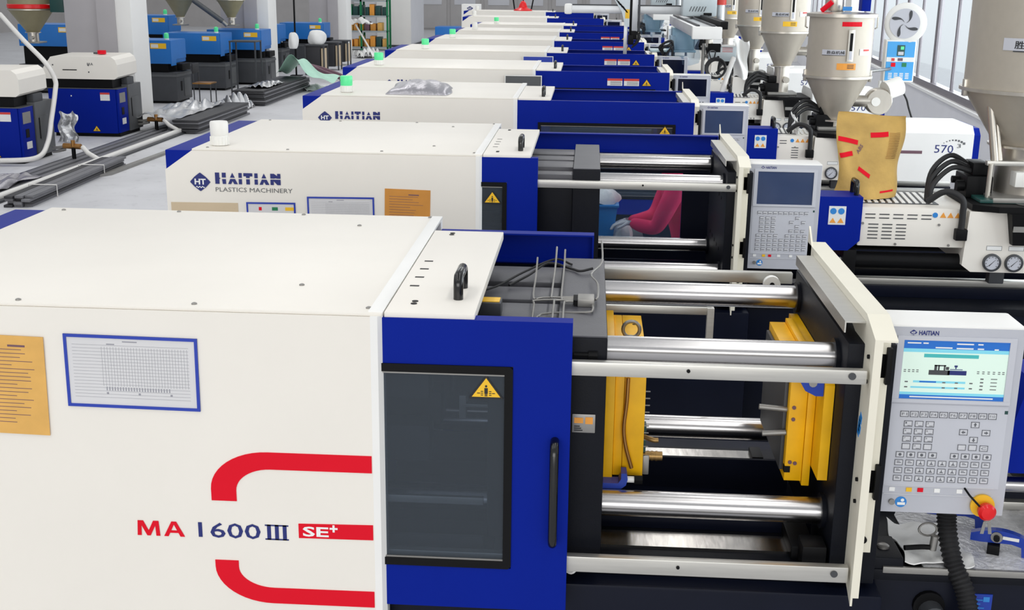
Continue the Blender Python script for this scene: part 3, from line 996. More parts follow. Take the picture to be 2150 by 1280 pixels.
def injection_side(mc, dx, detail, guard=True, label570=True):
    """base, carriage rails, purge guard, barrel cover and injection housing; dx shifts the carriage along the rails"""
    B('injection_bed', 'navy_base', mc, 1.42, 3.55, .20, 1.12, .05, .93, .01)
    B('bed_top', 'platen_dark', mc, 1.40, 3.55, .185, 1.13, .93, .965, .004)
    for fx in (1.7, 2.5, 3.4):
        for fy in (.3, 1.05):
            MB().cyl((fx, fy, 0), (fx, fy, .055), .06, 12).build('foot', 'black', mc, 40)
    for yy in ((.42, .80) if detail < 2 else (.70, .98)):
        B('carriage_rail', 'steel_rail', mc, 1.75, 3.5, yy - .03, yy + .03, 1.03, 1.065, .004)
        B('rail_beam', 'navy_base', mc, 1.45, 3.5, yy - .05, yy + .05, .965, 1.03, .004)
    MB().cyl((1.40, .36, 1.175), (2.0 + dx, .36, 1.175), .024, 20).build('guide_rod', 'chrome_bar', mc, 40)
    MB().cyl((1.40, .82, 1.175), (2.0 + dx, .82, 1.175), .024, 20).build('guide_rod', 'chrome_bar', mc, 40)
    for yy in (.36, .82):
        MB().cyl((1.98 + dx, yy, 1.175), (2.70 + dx, yy, 1.175), .045, 20).build('carriage_cylinder', 'black', mc, 40)
    B('cylinder_block', 'black', mc, 1.93 + dx, 2.0 + dx, .30, .88, 1.10, 1.24, .006)
    # purge guard at the nozzle
    if guard:
        gx = .07 if detail == 2 else 0.0
        g = MB().prism([(1.765 + gx, 1.525), (2.010, 1.525), (2.010, 1.29), (1.95, 1.235), (1.765, 1.235)], 'Y', .30, .50)
        go = g.build('purge_guard', 'blue_paint', mc)
        u_handle('guard_handle', 'black_gloss', go, (1.985, .36, 1.525), (1.985, .46, 1.525), (0, 0, .07), .014, 10)
        s = B('guard_sticker', 'label_white', go, 1.835, 1.925, .297, .30, 1.375, 1.475)
        if detail >= .5:
            st = MB()
            for q in range(2):
                st.cyl((1.858 + q * .042, .2955, 1.448), (1.858 + q * .042, .297, 1.448), .017, 14)
            st.build('sticker_print', 'label_blue', s, 40)
            st = MB()
            for q in range(2):
                xx = 1.858 + q * .042
                st.prism([(xx - .017, 1.385), (xx + .017, 1.385), (xx, 1.412)], 'Y', .2955, .297)
            st.build('sticker_print', 'warn_orange', s)
    # barrel cover with louvres
    bc = MB().box(2.0, 2.56 + dx, .31, .80, 1.262, 1.472, .006).build('barrel_cover', 'white_paint', mc, 35)
    if detail >= .5:
        lv = None
        x = 2.03
        while x + .08 < 2.46 + dx:
            spots = [(x, zz) for zz in (1.432, 1.412) if x < 2.36 + dx]
            if abs(x - 2.29 - dx) > .045:
                spots += [(x + .02, 1.378 - q * .019) for q in range(5)]
            for (lx, lz) in spots:
                if lv is None:
                    lv = MB().box(0, .053, 0, .003, 0, .0055).build('louvre', 'dark_grey', bc)
                    lv.location = (lx, .308, lz)
                else:
                    clone(lv, bc, (lx, .308, lz))
            x += .0735
        for (sx, sz) in ((2.02, 1.385), (2.42 + dx, 1.385), (2.20, 1.275), (2.48 + dx, 1.275)):
            MB().cyl((sx, .305, sz), (sx, .311, sz), .007, 10).build('screw', 'dull_steel', bc, 40)
        MB().cyl((2.395 + dx, .307, 1.437), (2.395 + dx, .310, 1.437), .014, 14).build('round_sticker', 'label_blue', bc, 40)
        for q in range(3):
            xx = 2.437 + dx + q * .038
            MB().prism([(xx - .016, 1.424), (xx + .016, 1.424), (xx, 1.452)], 'Y', .3075, .310).build('warning_sticker', 'warn_orange', bc)
        gr = MB().box(2.02, 2.44 + dx, .42, .78, 1.472, 1.476)
        go = gr.build('vent_frame', 'dark_grey', bc)
        for q in range(11):
            xx = 2.03 + q * .036
            MB().prism([(xx, .43), (xx + .02, .43), (xx + .05, .77), (xx + .03, .77)], 'Z', 1.476, 1.480).build('vent_slat', 'white_plastic', bc)
    # carriage housing with gauges and the black feed throat plate
    ch = MB().prism([(2.565 + dx, 1.465), (2.92 + dx, 1.465), (2.92 + dx, 1.14), (2.60 + dx, 1.14), (2.552 + dx, 1.175)], 'Y', .28, .84)
    co = ch.build('carriage_housing', 'white_paint', mc)
    if detail >= .5:
        for q in range(2):
            gx = 2.705 + dx + q * .115
            gg = MB().lathe([(.0, 0), (.048, 0), (.048, .016), (.040, .02), (.038, .012), (0, .012)], (gx, .28, 1.195), 28, 'Y')
            for i in range(len(gg.v)):
                v = gg.v[i]; gg.v[i] = (v[0], .56 - v[1], v[2])
            gg.f = [q_[::-1] for q_ in gg.f]
            go = gg.build('pressure_gauge', 'dark_grey', co, 40)
            MB().cyl((gx, .2665, 1.195), (gx, .268, 1.195), .037, 24).build('gauge_dial', 'panel_face', go, 40)
            nd = MB().prism([(gx - .018, 1.178), (gx - .014, 1.176), (gx + .018, 1.212)], 'Y', .265, .2665)
            for t in range(9):
                a = radians(-40 + t * 32.5)
                nd.box(gx + .031 * cos(a) - .002, gx + .031 * cos(a) + .002, .265, .2665, 1.195 + .031 * sin(a) - .002, 1.195 + .031 * sin(a) + .002)
            nd.build('gauge_needle', 'black_print', go)
            l = B('gauge_label', 'white_print', co, gx - .032, gx + .044, .2785, .28, 1.262, 1.282)
            B('label_border', 'grey_print', co, gx - .034, gx + .046, .2788, .2796, 1.260, 1.284)
    fp = MB()
    fp.prism([(2.58 + dx, .30), (2.70 + dx, .24), (3.02 + dx, .24), (3.02 + dx, .80), (2.58 + dx, .80)], 'Z', 1.468, 1.500)
    fo = fp.build('throat_plate', 'black', mc)
    MB().lathe([(.0, 0), (.045, 0), (.045, .003), (0, .003)], (2.86 + dx, .33, 1.500), 20).build('throat_hole', 'black_gloss', fo, 40)
    cx = 2.83 + dx
    MB().add([(cx - .075, .20, 1.468), (cx + .075, .20, 1.468), (cx + .075, .28, 1.468), (cx - .075, .28, 1.468),
              (cx - .045, .225, 1.30), (cx + .045, .225, 1.30), (cx + .045, .275, 1.30), (cx - .045, .275, 1.30)],
             [(0, 1, 2, 3), (7, 6, 5, 4), (0, 4, 5, 1), (1, 5, 6, 2), (2, 6, 7, 3), (3, 7, 4, 0)]).build('drain_chute', 'black', mc)
    B('chute_label', 'dull_steel', fo, cx - .058, cx + .058, .206, .212, 1.375, 1.405)
    # hydraulic block and hoses at the throat
    hb = MB().box(2.60 + dx, 2.74 + dx, .50, .72, 1.50, 1.62, .01).box(2.63 + dx, 2.72 + dx, .52, .68, 1.62, 1.69, .01)
    hb.cyl((2.56 + dx, .55, 1.56), (2.62 + dx, .55, 1.56), .03, 12)
    hb.cyl((2.56 + dx, .64, 1.58), (2.62 + dx, .64, 1.58), .02, 12)
    hb.build('valve_block', 'black', mc, 35)
    if detail >= .5:
        for q in range(3):
            o = q * .03
            pts = [(2.63 + dx, .55 + o, 1.64 + o * .5), (2.52 + dx, .52 + o, 1.66 + o), (2.42 + dx, .48 + o, 1.58 + o), (2.40 + dx, .46 + o, 1.50), (2.42 + dx, .46 + o, 1.44)]
            MB().tube(smooth_path(pts, 6), .014, 8).build('hose', 'rubber', mc, 50)
        pts = [(2.36 + dx, .36, 1.50), (2.44 + dx, .33, 1.56), (2.52 + dx, .29, 1.53), (2.53 + dx, .285, 1.44), (2.53 + dx, .285, 1.36)]
        MB().tube(smooth_path(pts, 6), .018, 8).build('cable_conduit', 'rubber', mc, 50)
        B('conduit_plug', 'black', mc, 2.50 + dx, 2.56 + dx, .262, .31, 1.31, 1.37, .005)
    # long white injection housing with the size mark
    hx1 = 3.455
    hx0 = 3.24 + dx * 1.85
    ih = MB().prism([(.16, 1.165), (.16, 1.53), (.22, 1.585), (.74, 1.585), (.80, 1.53), (.80, 1.165)], 'X', hx0, hx1)
    io = ih.build('injection_housing', 'cool_white', mc)
    cpz = MB().prism([(.17, 1.175), (.17, 1.52), (.225, 1.57), (.735, 1.57), (.79, 1.52), (.79, 1.175)], 'X', hx1, hx1 + .05)
    cpz.build('end_cap', 'blue_paint', mc)
    if hx0 < 2.83: B('housing_slot', 'brown_slot', io, 2.80, 3.08, .158, .16, 1.375, 1.398)
    if label570 and hx0 < 3.1:
        lettering('570', 'navy_print', io, 3.17, 3.31, 1.385, 1.445, .1585, 0.0, 'size_mark')
        d = MB()
        for t in range(8):
            a = radians(128 - t * 11)
            r_ = .12
            s_ = .003 + .0008 * t
            px, pz = 3.31 + r_ * cos(a), 1.375 + r_ * sin(a) * .9
            d.box(px - s_, px + s_, .1575, .16, pz - s_, pz + s_)
        text_into(d, '3', (3.335, .1575, 1.425), (.03, 0, 0), (0, 0, .03))
        d.build('size_mark', 'grey_print', io)
    if detail >= .5:
        B('limit_switch', 'dark_grey', mc, 2.72 + dx, 2.80 + dx, .33, .39, 1.065, 1.135, .006)


def machine(y0, label, door_x, closed, detail, L, panel, dx, green=None, beacon_at=(-1.41, .15), x0=0.0, brand=True, stickers=0):
    mc = empty('injection_molding_machine', (x0, y0, 0))
    tag(mc, label, 'machine', 'white and blue injection machines in the long row')
    clamp_side(mc, door_x, detail, L, closed)
    injection_side(mc, dx, detail)
    control_panel(mc, panel)
    if brand: brand_mark(mc, -0.0015)
    if green is not None: beacon(mc, beacon_at[0], beacon_at[1], green)
    if stickers:
        d = [c for c in mc.children if c.name.startswith('front_door')][0]
        for q in range(2):
            xx = .72 + q * .165
            s = B('safety_sticker', 'label_white', d, xx, xx + .15, .0095, .012, 1.605, 1.675)
            B('sticker_header', 'label_red', s, xx, xx + .15, .0088, .0095, 1.653, 1.675)
            g = MB()
            for r_ in range(4):
                g.box(xx + .03, xx + .14, .0088, .0095, 1.613 + r_ * .01, 1.617 + r_ * .01)
            g.build('sticker_print', 'grey_print', s)
        warn_triangle(d, 1.11, 1.605, .07, .0115)
    return mc


LBL = ['nearest white and blue injection machine, open door showing a yellow mould',
       'second injection machine from the front, clear kraft bag standing on its right half',
       'third injection machine from the front, foil packet lying on its white cover',
       'fourth injection machine from the front, grey framed board on its front face',
       'fifth injection machine from the front, green beacon and blue framed board',
       'sixth injection machine from the front in the long white row',
       'seventh injection machine from the front in the long white row',
       'eighth injection machine from the front in the long white row',
       'ninth injection machine, second last in the row, shifted further left',
       'last injection machine of the row, red cone standing on its cover']
m1 = machine(0.0, LBL[0], .516, 0, 2, 1.655, 'lit', 0.0, None)
m2 = machine(3.0, LBL[1], .290, 0, 1, 1.655, 'grey', 0.0, False, (-1.405, .15))
m3 = machine(6.0, LBL[2], 1.335, 1, .5, 1.645, 'grey', -.27, True, (-1.35, .25))
m4 = machine(9.0, LBL[3], 1.335, 1, .5, 1.95, 'black', -.25, True, (-1.62, .25), stickers=1)
m5 = machine(12.0, LBL[4], 1.335, 1, .5, 2.03, 'black', -.22, True, (-1.55, .25), stickers=1)
m6 = machine(15.0, LBL[5], 1.335, 1, 0, 1.93, 'black', -.2, True, (-1.55, .3), stickers=1)
m7 = machine(18.0, LBL[6], 1.335, 1, 0, 1.9, 'black', -.2, False, (-1.5, .3), stickers=1)
m8 = machine(21.0, LBL[7], 1.335, 1, 0, 1.85, 'black', -.2, True, (-1.35, .3))
m9 = machine(25.7, LBL[8], 1.335, 1, 0, 2.0, 'black', -.2, False, (-1.75, .3), x0=-.5)
m10 = machine(31.0, LBL[9], 1.335, 1, 0, 2.3, 'black', -.2, False, (-1.95, .3), x0=-.73)
# ------------------------------------------------------------------ graphics on the nearest machine
def near_graphics():
    y = -0.0012
    def band(pts):
        MB().prism(pts, 'Y', y - .0008, 0.0).build('red_band', 'red', m1)
    def arc(cx, cz, rx, rz, a0, a1, n=12):
        return [(cx + rx * cos(radians(a0 + (a1 - a0) * i / n)), cz + rz * sin(radians(a0 + (a1 - a0) * i / n))) for i in range(n + 1)]
    up_ = [(-.031, 1.341)] + arc(-.325, 1.226, .165, .115, 90, 180) + [(-.490, 1.190), (-.418, 1.190)] + arc(-.318, 1.222, .10, .068, 180, 90) + [(-.031, 1.290)]
    band(up_)
    lo = [(-.490, 1.005), (-.422, 1.005)] + arc(-.322, .985, .10, .062, 180, 270) + [(-.031, .924), (-.031, .874)] + arc(-.325, .986, .165, .112, 270, 180)
    band(lo)
    band([(-.244, 1.128), (-.031, 1.132), (-.031, 1.086), (-.244, 1.084)])
    lettering('SE', 'white_print', m1, -.232, -.158, 1.090, 1.121, y - .0014, .025, 'model_lettering')
    lettering('+', 'white_print', m1, -.155, -.132, 1.106, 1.128, y - .0014, .03, 'model_lettering')
    ma_letters(m1, 'red', -.712, -.574, 1.073, 1.119, y)
    lettering('1600', 'navy_print', m1, -.534, -.354, 1.074, 1.121, y, .007, 'model_lettering')
    for k in range(3):
        t = MB()
        x = -.338 + k * .0225
        t.box(x + .003, x + .014, y, 0, 1.074, 1.121)
        t.box(x - .003, x + .0195, y, 0, 1.074, 1.078).box(x - .003, x + .0195, y, 0, 1.117, 1.121)
        t.build('model_lettering', 'navy_print', m1)
    # rating plate on the moving platen
    b = B('rating_plate', 'dull_steel', m1, .520, .585, .094, .099, 1.395, 1.450, .002)
    B('plate_symbol', 'warn_orange', b, .526, .551, .0925, .094, 1.424, 1.440)
    B('plate_symbol', 'warn_orange', b, .557, .578, .0925, .094, 1.422, 1.442)
    g = MB()
    for k in range(3):
        g.box(.526, .55 - .004 * k, .0932, .094, 1.401 + k * .006, 1.404 + k * .006)
    g.build('plate_print', 'black_print', b)
    # grease lines and manifold on top of the moving platen
    mb_ = B('grease_manifold', 'dull_steel', m1, .525, .575, .40, .47, 1.676, 1.700, .003)
    for k in range(6):
        MB().box(.512 + k * .0, .526, .403 + k * .0115, .411 + k * .0115, 1.681, 1.696).build('fitting', 'black', mb_)
    lines = [[(.515, .407, 1.69), (.49, .407, 1.69), (.485, .38, 1.69), (.485, .20, 1.685), (.485, .14, 1.68)],
             [(.515, .418, 1.69), (.46, .418, 1.69), (.455, .38, 1.69), (.455, .18, 1.68), (.455, .13, 1.665)],
             [(.515, .43, 1.69), (.40, .43, 1.685), (.395, .40, 1.68), (.395, .26, 1.66)],
             [(.515, .441, 1.69), (.48, .441, 1.69), (.475, .47, 1.69), (.475, .85, 1.69), (.475, .98, 1.72)],
             [(.515, .453, 1.69), (.45, .453, 1.69), (.445, .48, 1.69), (.445, .85, 1.69), (.445, 1.02, 1.72)],
             [(.515, .464, 1.69), (.42, .464, 1.685), (.39, .48, 1.68), (.385, .75, 1.68), (.385, .85, 1.72)],
             [(.575, .43, 1.69), (.585, .44, 1.70), (.585, .60, 1.70), (.565, .72, 1.70), (.60, .85, 1.71), (.60, 1.0, 1.75)],
             [(.57, .40, 1.685), (.57, .34, 1.685), (.55, .33, 1.68), (.42, .33, 1.67), (.41, .22, 1.66)]]
    for l in lines:
        MB().tube(smooth_path(l, 4), .0032, 6).build('grease_line', 'dull_steel', m1, 50)
    cab = [(.30, .70, 1.66), (.36, .80, 1.672), (.42, .92, 1.685), (.50, .86, 1.682), (.53, .82, 1.685), (.57, .84, 1.69)]
    MB().tube(smooth_path(cab, 6), .0045, 6).build('cable', 'rubber', m1, 50)
    cab = [(.18, .58, 1.66), (.26, .66, 1.665), (.34, .80, 1.68), (.44, .96, 1.69), (.50, .93, 1.68)]
    MB().tube(smooth_path(cab, 6), .004, 6).build('cable', 'rubber', m1, 50)
    B('sensor_box', 'dark_grey', m1, .235, .30, .33, .40, 1.655, 1.70, .004)
    B('sensor_label', 'warn_yellow', m1, .235, .295, .34, .39, 1.700, 1.702)
    MB().cyl((.52, .092, 1.625), (.575, .092, 1.625), .006, 8).cyl((.56, .092, 1.625), (.585, .092, 1.625), .011, 8).build('grease_nipple', 'black', m1, 40)
    MB().cyl((.52, .094, 1.585), (.562, .094, 1.585), .004, 8).build('grease_nipple', 'dull_steel', m1, 40)
    MB().tube(smooth_path([(.50, .10, .975), (.53, .085, .965), (.548, .09, .985), (.55, .10, 1.0)], 5), .005, 6).build('cable', 'white_plastic', m1, 50)
    rl = MB().cyl((1.215, 1.14, 1.575), (1.215, 1.165, 1.575), .030, 18).build('rail_roller', 'white_plastic', m1, 40)
    MB().cyl((1.215, 1.138, 1.575), (1.215, 1.14, 1.575), .009, 10).build('roller_pin', 'black', rl, 40)
    # cooling block and stop at the stationary side
    s = MB().box(1.17, 1.24, .18, .36, .985, 1.03, .006).box(1.19, 1.26, .12, .2, .985, 1.06, .006)
    s.build('stop_block', 'black', m1, 35)
    B('way_wiper', 'black', m1, 1.15, 1.19, .90, 1.0, .985, 1.01, .004)


near_graphics()
B('inner_rail', 'steel_rail', m1, -.85, .275, .060, .075, 1.178, 1.200, .002)
B('inner_bracket', 'dull_steel', m1, .195, .215, .16, .20, 1.40, 1.47, .003)
B('inner_bracket', 'dull_steel', m1, .20, .30, .16, .18, 1.435, 1.445, .002)
B('inner_wall', 'dark_grey', m1, -.9, .27, .10, .11, .93, 1.06)


# ------------------------------------------------------------------ mould halves in the nearest machine
def mold_halves():
    a = empty('mold_half', (.614, .34, 1.165))
    tag(a, 'yellow mould half bolted to the left moving platen, lifting ring on top', 'mould', 'halves of the yellow mould')
    # local: x 0.. , y 0..0.47, z 0..0.375
    B('clamp_plate', 'mold_yellow', a, 0, .030, -.02, .49, -.01, .385, .002)
    B('ejector_box', 'mold_yellow', a, .031, .058, 0, .47, 0, .375, .002)
    B('cavity_plate', 'mold_yellow', a, .059, .122, 0, .47, 0, .375, .002)
    MB().tube([(.080 + .026 * cos(t * pi / 10), .20, .405 + .026 * sin(t * pi / 10)) for t in range(20)], .006, 8, True).build('lifting_ring', 'dull_steel', a, 50)
    MB().cyl((.080, .20, .374), (.080, .20, .384), .012, 12).build('ring_base', 'dull_steel', a, 40)
    for (yy, zz, l) in ((.24, .335, .055), (.03, .055, .06)):
        p = MB().cyl((.122, yy, zz), (.122 + l, yy, zz), .014, 14)
        for q in range(3):
            p.cyl((.135 + q * .013, yy, zz), (.141 + q * .013, yy, zz), .0155, 14)
        p.build('guide_pin', 'brass', a, 40)
    for k in range(9):
        MB().cyl((.122, .004, .095 + k * .022), (.136, .004, .095 + k * .022), .002, 6).build('ejector_pin', 'dull_steel', a, 40)
    B('cavity_insert', 'green_metal', a, .122, .130, .02, .06, .07, .155)
    B('cavity_insert', 'dull_steel', a, .122, .142, .01, .05, .0, .062, .004)
    MB().tube(smooth_path([(.068, -.006, .375 - .06), (.066, -.012, .24), (.060, -.014, .16), (.068, -.014, .10), (.088, -.012, .03)], 6), .006, 8).build('cooling_hose', 'copper', a, 50)
    MB().tube(smooth_path([(.122, .01, .125), (.15, -.004, .12), (.165, -.004, .12)], 4), .008, 8).build('hose_connector', 'brass', a, 50)
    for (xx, yy) in ((.015, .10), (.015, .40), (.095, .36)):
        MB().cyl((xx, yy, .372), (xx, yy, .3756), .006, 8).build('bolt_hole', 'black', a, 40)
    # fixed half
    b = empty('mold_half', (1.266, .34, 1.160))
    tag(b, 'yellow mould half bolted to the right stationary platen', 'mould', 'halves of the yellow mould')
    MB().prism([(-.11, .06), (.55, .06), (.55, .38), (-.08, .38), (-.11, .35)], 'X', -.028, 0).build('clamp_plate', 'mold_yellow', b)
    B('back_plate', 'mold_yellow', b, -.052, -.029, -.005, .475, -.005, .385, .002)
    B('cavity_plate', 'mold_yellow', b, -.104, -.053, 0, .47, .008, .372, .002)
    B('cavity_insert', 'dark_grey', b, -.116, -.104, .03, .45, .03, .35, .004)
    for (yy, zz, l, dz) in ((.02, .345, .06, .006), (.03, .225, .068, .006), (.02, .155, .055, -.006)):
        MB().cyl((-.105, yy, zz), (-.12 - l, yy, zz + dz), .0085, 12).build('guide_pin', 'dull_steel', b, 40)
    for zz in (.242, .205, .068):
        MB().cyl((-.09, -.003, zz), (-.09, .002, zz), .006, 10).build('bolt_hole', 'brown_slot', b, 40)
    MB().cyl((-.075, -.003, .065), (-.075, .002, .065), .006, 10).build('bolt_hole', 'brown_slot', b, 40)
    B('locating_notch', 'black', b, -.106, -.088, -.002, .02, .035, .055)
    # blue mould clamps
    def clamp(nm, loc, flip, label):
        e = empty(nm, loc)
        tag(e, label, 'clamp', 'blue U-shaped mould clamps')
        pts = [(-.028, -.020), (.030, -.020), (.045, -.008), (.050, .012), (.046, .03), (.030, .03), (.030, .012), (.022, -.002), (-.028, -.002)]
        if flip: pts = [(-p[0], p[1]) for p in pts]
        MB().prism(pts, 'Y', -.05, .0).build('jaw', 'clamp_blue', e)
        s = -1 if flip else 1
        MB().cyl((s * .046, -.03, .004), (s * .075, -.03, .004), .010, 8).build('clamp_bolt', 'white_plastic', e, 40)
        MB().cyl((s * .07, -.03, .004), (s * .095, -.03, .004), .014, 6).build('clamp_nut', 'black', e, 40)
    clamp('mold_clamp', (.640, .325, 1.168), False, 'blue clamp holding the bottom front of the left mould half')
    e = empty('mold_clamp', (1.215, .285, 1.475))
    tag(e, 'blue clamp on the right mould half below the upper rail', 'clamp', 'blue U-shaped mould clamps')
    MB().prism([(-.045, .04), (-.03, .075), (.022, .075), (.022, 0), (.0, .0), (-.03, .015)], 'Y', -.045, 0).build('jaw', 'clamp_blue', e)
    MB().cyl((-.01, -.05, .04), (-.01, .005, .04), .012, 10).build('clamp_bolt', 'dull_steel', e, 40)


mold_halves()


# ------------------------------------------------------------------ papers on the machines
def notice(nm, label, x0, x1, z0, z1, y, paper, frame=None, tilt=0.0, lines=0, cat='notice', group=None, table=False, dots=False):
    w_, h_ = x1 - x0, z1 - z0
    e = empty(nm, ((x0 + x1) / 2, y, (z0 + z1) / 2))
    e.rotation_euler = (0, radians(tilt), 0)
    tag(e, label, cat, group)
    B('sheet', paper, e, -w_ / 2, w_ / 2, -.0015, 0, -h_ / 2, h_ / 2)
    if frame:
        t = .0085
        f = MB()
        f.box(-w_ / 2, w_ / 2, -.004, 0, h_ / 2 - t, h_ / 2).box(-w_ / 2, w_ / 2, -.004, 0, -h_ / 2, -h_ / 2 + t)
        f.box(-w_ / 2, -w_ / 2 + t, -.004, 0, -h_ / 2 + t, h_ / 2 - t).box(w_ / 2 - t, w_ / 2, -.004, 0, -h_ / 2 + t, h_ / 2 - t)
        f.build('frame', frame, e)
    if table:
        g = MB()
        ya, yb = -.0019, -.0015
        for k in range(17):
            zz = h_ * (.36 - .045 * k)
            g.box(-w_ * .44, w_ * .43, ya, yb, zz, zz + .0007)
        for k in range(30):
            xx = w_ * (-.22 + .022 * k)
            g.box(xx, xx + .0006, ya, yb, -h_ * .2, h_ * .34)
        for k in range(24):
            xx = w_ * (-.20 + .0205 * k)
            g.box(xx, xx + .003, ya - .0001, yb, -h_ * .26, -h_ * .21)
        for k in range(3):
            xx = w_ * (-.20 + .24 * k)
            g.box(xx, xx + .006, ya - .0001, yb, -h_ * .31, -h_ * .285)
        g.box(-w_ * .06, w_ * .05, ya, yb, h_ * .41, h_ * .425)
        g.box(-w_ * .18, -w_ * .12, ya, yb, h_ * .37, h_ * .385)
        g.build('printed_table', 'pale_print', e)
    if lines:
        g = MB()
        rnd = random.Random(len(label))
        for k in range(lines):
            zz = h_ * (.36 - .78 * k / lines)
            a = -w_ * .40
            b = w_ * rnd.uniform(.05, .36)
            g.box(a, b, -.0019, -.0015, zz, zz + h_ * .006)
        g.box(w_ * .02, w_ * .25, -.002, -.0015, h_ * .39, h_ * .41)
        g.build('printed_text', 'brown_slot' if paper != 'paper' else 'grey_print', e)
    if dots:
        for k, m_ in enumerate(('red', 'green_rack', 'warn_yellow')):
            xx = -w_ * .25 + k * w_ * .27
            B('colour_mark', m_, e, xx, xx + w_ * (.06 + .06 * k), -.002, -.0015, h_ * .26, h_ * .36)
    return e


notice('notice_sheet', 'kraft brown notice taped to the nearest cover, left picture edge', -1.150, -.937, 1.372, 1.660, -.0034, 'kraft', None, 1.2, 20)
notice('notice_sheet', 'table sheet in a blue frame on the nearest machine cover', -.879, -.505, 1.458, 1.668, -.0006, 'paper', 'poster_blue', .6, table=True)
notice('notice_sheet', 'pale beige card on the second machine below its lettering', -1.634, -1.277, 1.26, 1.470, 2.9994, 'beige_card', None, -.5, 0)
notice('notice_sheet', 'blue framed chart with coloured marks on the second machine', -1.232, -.972, 1.30, 1.479, 2.9994, 'paper', 'poster_blue', -.6, dots=True)
notice('notice_sheet', 'blue framed table sheet on the second machine beside orange card', -.909, -.556, 1.31, 1.516, 2.9994, 'paper', 'poster_blue', -.6, table=True)
notice('notice_sheet', 'orange brown card on the second machine near its blue door', -.503, -.265, 1.28, 1.564, 2.9994, 'orange_card', None, 1.2, 16)
notice('notice_board', 'grey board in a white frame hung on the fourth machine', -.305, .067, 1.36, 1.694, 8.980, 'grey_cabinet', 'white_plastic', 0, cat='board')
notice('notice_board', 'violet blue board in a white frame on the fifth machine', -.293, .086, 1.40, 1.70, 11.980, 'poster_blue', 'white_plastic', 0, cat='board')


# ------------------------------------------------------------------ tray end of the nearest machine (lower right)
def near_tray():
    sh = MB().prism([(1.62, .20), (2.45, .20), (2.45, .98), (1.75, .98), (1.56, .55), (1.56, .20)], 'Z', .966, .972)
    o = tag(sh.build('tread_sheet', 'tread_plate', None), 'bright tread plate sheet lying on the nearest machine bed', 'sheet')
    B('tray_edge', 'dull_steel', m1, 1.44, 2.6, .182, .192, .955, .975, .002)
    B('corner_block', 'platen_dark', m1, 1.378, 1.50, .19, .34, .935, 1.0, .006)
    MB().lathe([(.018, 0), (.018, .006), (.012, .010), (0, .010)], (1.455, .26, 1.0), 14).build('bolt', 'dull_steel', m1, 40)
    def rag(u, v):
        x = 1.505 + .20 * u
        y = .198 + .27 * v - .01 * sin(u * 9)
        z = .979 + .008 * sin(u * 7 + v * 5) ** 2 + .006 * sin(v * 11 - u * 4) ** 2
        if u < .12: z += .01 * (1 - u / .12)
        return (x + .008 * sin(v * 8), y, z)
    tag(MB().grid(rag, 24, 24, .004).build('cleaning_rag', 'white_cloth', None, 60), 'folded white cleaning rag beside the ribbed hose', 'rag')
    def bridge_clamp(x, y, rz, label):
        e = empty('bridge_clamp', (x, y, .972), rz)
        tag(e, label, 'clamp', 'loose blue bridge clamps')
        pts = [(-.085, .028)] + [(-.085 + .17 * i / 10, .045 + .028 * sin(pi * (i + 1) / 12)) for i in range(11)] + [(.092, .0), (.062, .0), (.058, .03), (.03, .036), (-.055, .028)]
        MB().prism(pts, 'Y', -.012, .012).build('bridge', 'clamp_blue', e)
        B('slot', 'white_plastic', e, .005, .05, -.0135, -.012, .048, .058)
        MB().lathe([(.009, -.004), (.017, -.004), (.017, .0), (.009, .0)], (-.012, -.013, .052), 16, 'Y').build('washer', 'dull_steel', e, 40)
        MB().cyl((-.012, -.03, .052), (-.012, .02, .052), .009, 10).build('bolt', 'black', e, 40)
        B('heel_block', 'black', e, -.035, .0, -.03, .02, .0, .03, .002)
    bridge_clamp(1.815, .315, -.35, 'loose blue bridge clamp on the tread plate, nearer one')
    bridge_clamp(1.735, .50, -.25, 'loose blue bridge clamp half behind the ribbed hose')
    s = MB().box(1.86, 2.05, .62, .72, .972, 1.0, .003).build('steel_bar', 'steel_rail', None, 35)
    tag(s, 'flat steel bar with a bolt hole, right picture edge', 'bar')
    MB().cyl((1.89, .67, 1.0), (1.89, .67, 1.0015), .014, 14).build('bolt_hole', 'black', s, 40)
    # ribbed hose from the control panel to the bed
    pts = smooth_path([(1.625, .255, 1.15), (1.628, .24, 1.08), (1.645, .205, .99), (1.672, .155, .92), (1.680, .12, .85), (1.655, .11, .80), (1.615, .13, .79), (1.595, .18, .815)], 14)
    rs = [.026 + (.0035 if k % 2 else -.0015) for k in range(len(pts))]
    MB().tube(pts, rs, 14).build('ribbed_hose', 'rubber', m1, 60)
    MB().cyl((1.59, .14, .835), (1.59, .21, .835), .036, 18).build('hose_coupling', 'dark_grey', m1, 40)
    MB().cyl((1.585, .185, .85), (1.585, .20, .85), .046, 18).build('coupling_nut', 'black', m1, 40)
    np_ = B('name_plate', 'clamp_blue', m1, 1.686, 1.768, .196, .20, .805, .892)
    g = MB()
    for k in range(5):
        g.box(1.695, 1.735 + .006 * (k % 3), .195, .196, .82 + k * .013, .823 + k * .013)
    g.box(1.742, 1.76, .195, .196, .868, .884)
    g.build('plate_print', 'label_blue', np_)
    MB().tube(smooth_path([(1.50, .20, 1.03), (1.55, .21, 1.03), (1.575, .21, 1.03)], 3), .008, 8).build('lever', 'black', m1, 50)
    MB().tube([(1.572 + .026 * cos(t * pi / 8), .235, 1.075 + .02 * sin(t * pi / 8)) for t in range(16)], .0035, 6, True).build('ring', 'dull_steel', m1, 50)
    MB().cyl((1.585, .215, 1.02), (1.588, .215, 1.065), .011, 10).build('lever_knob', 'dull_steel', m1, 40)


near_tray()


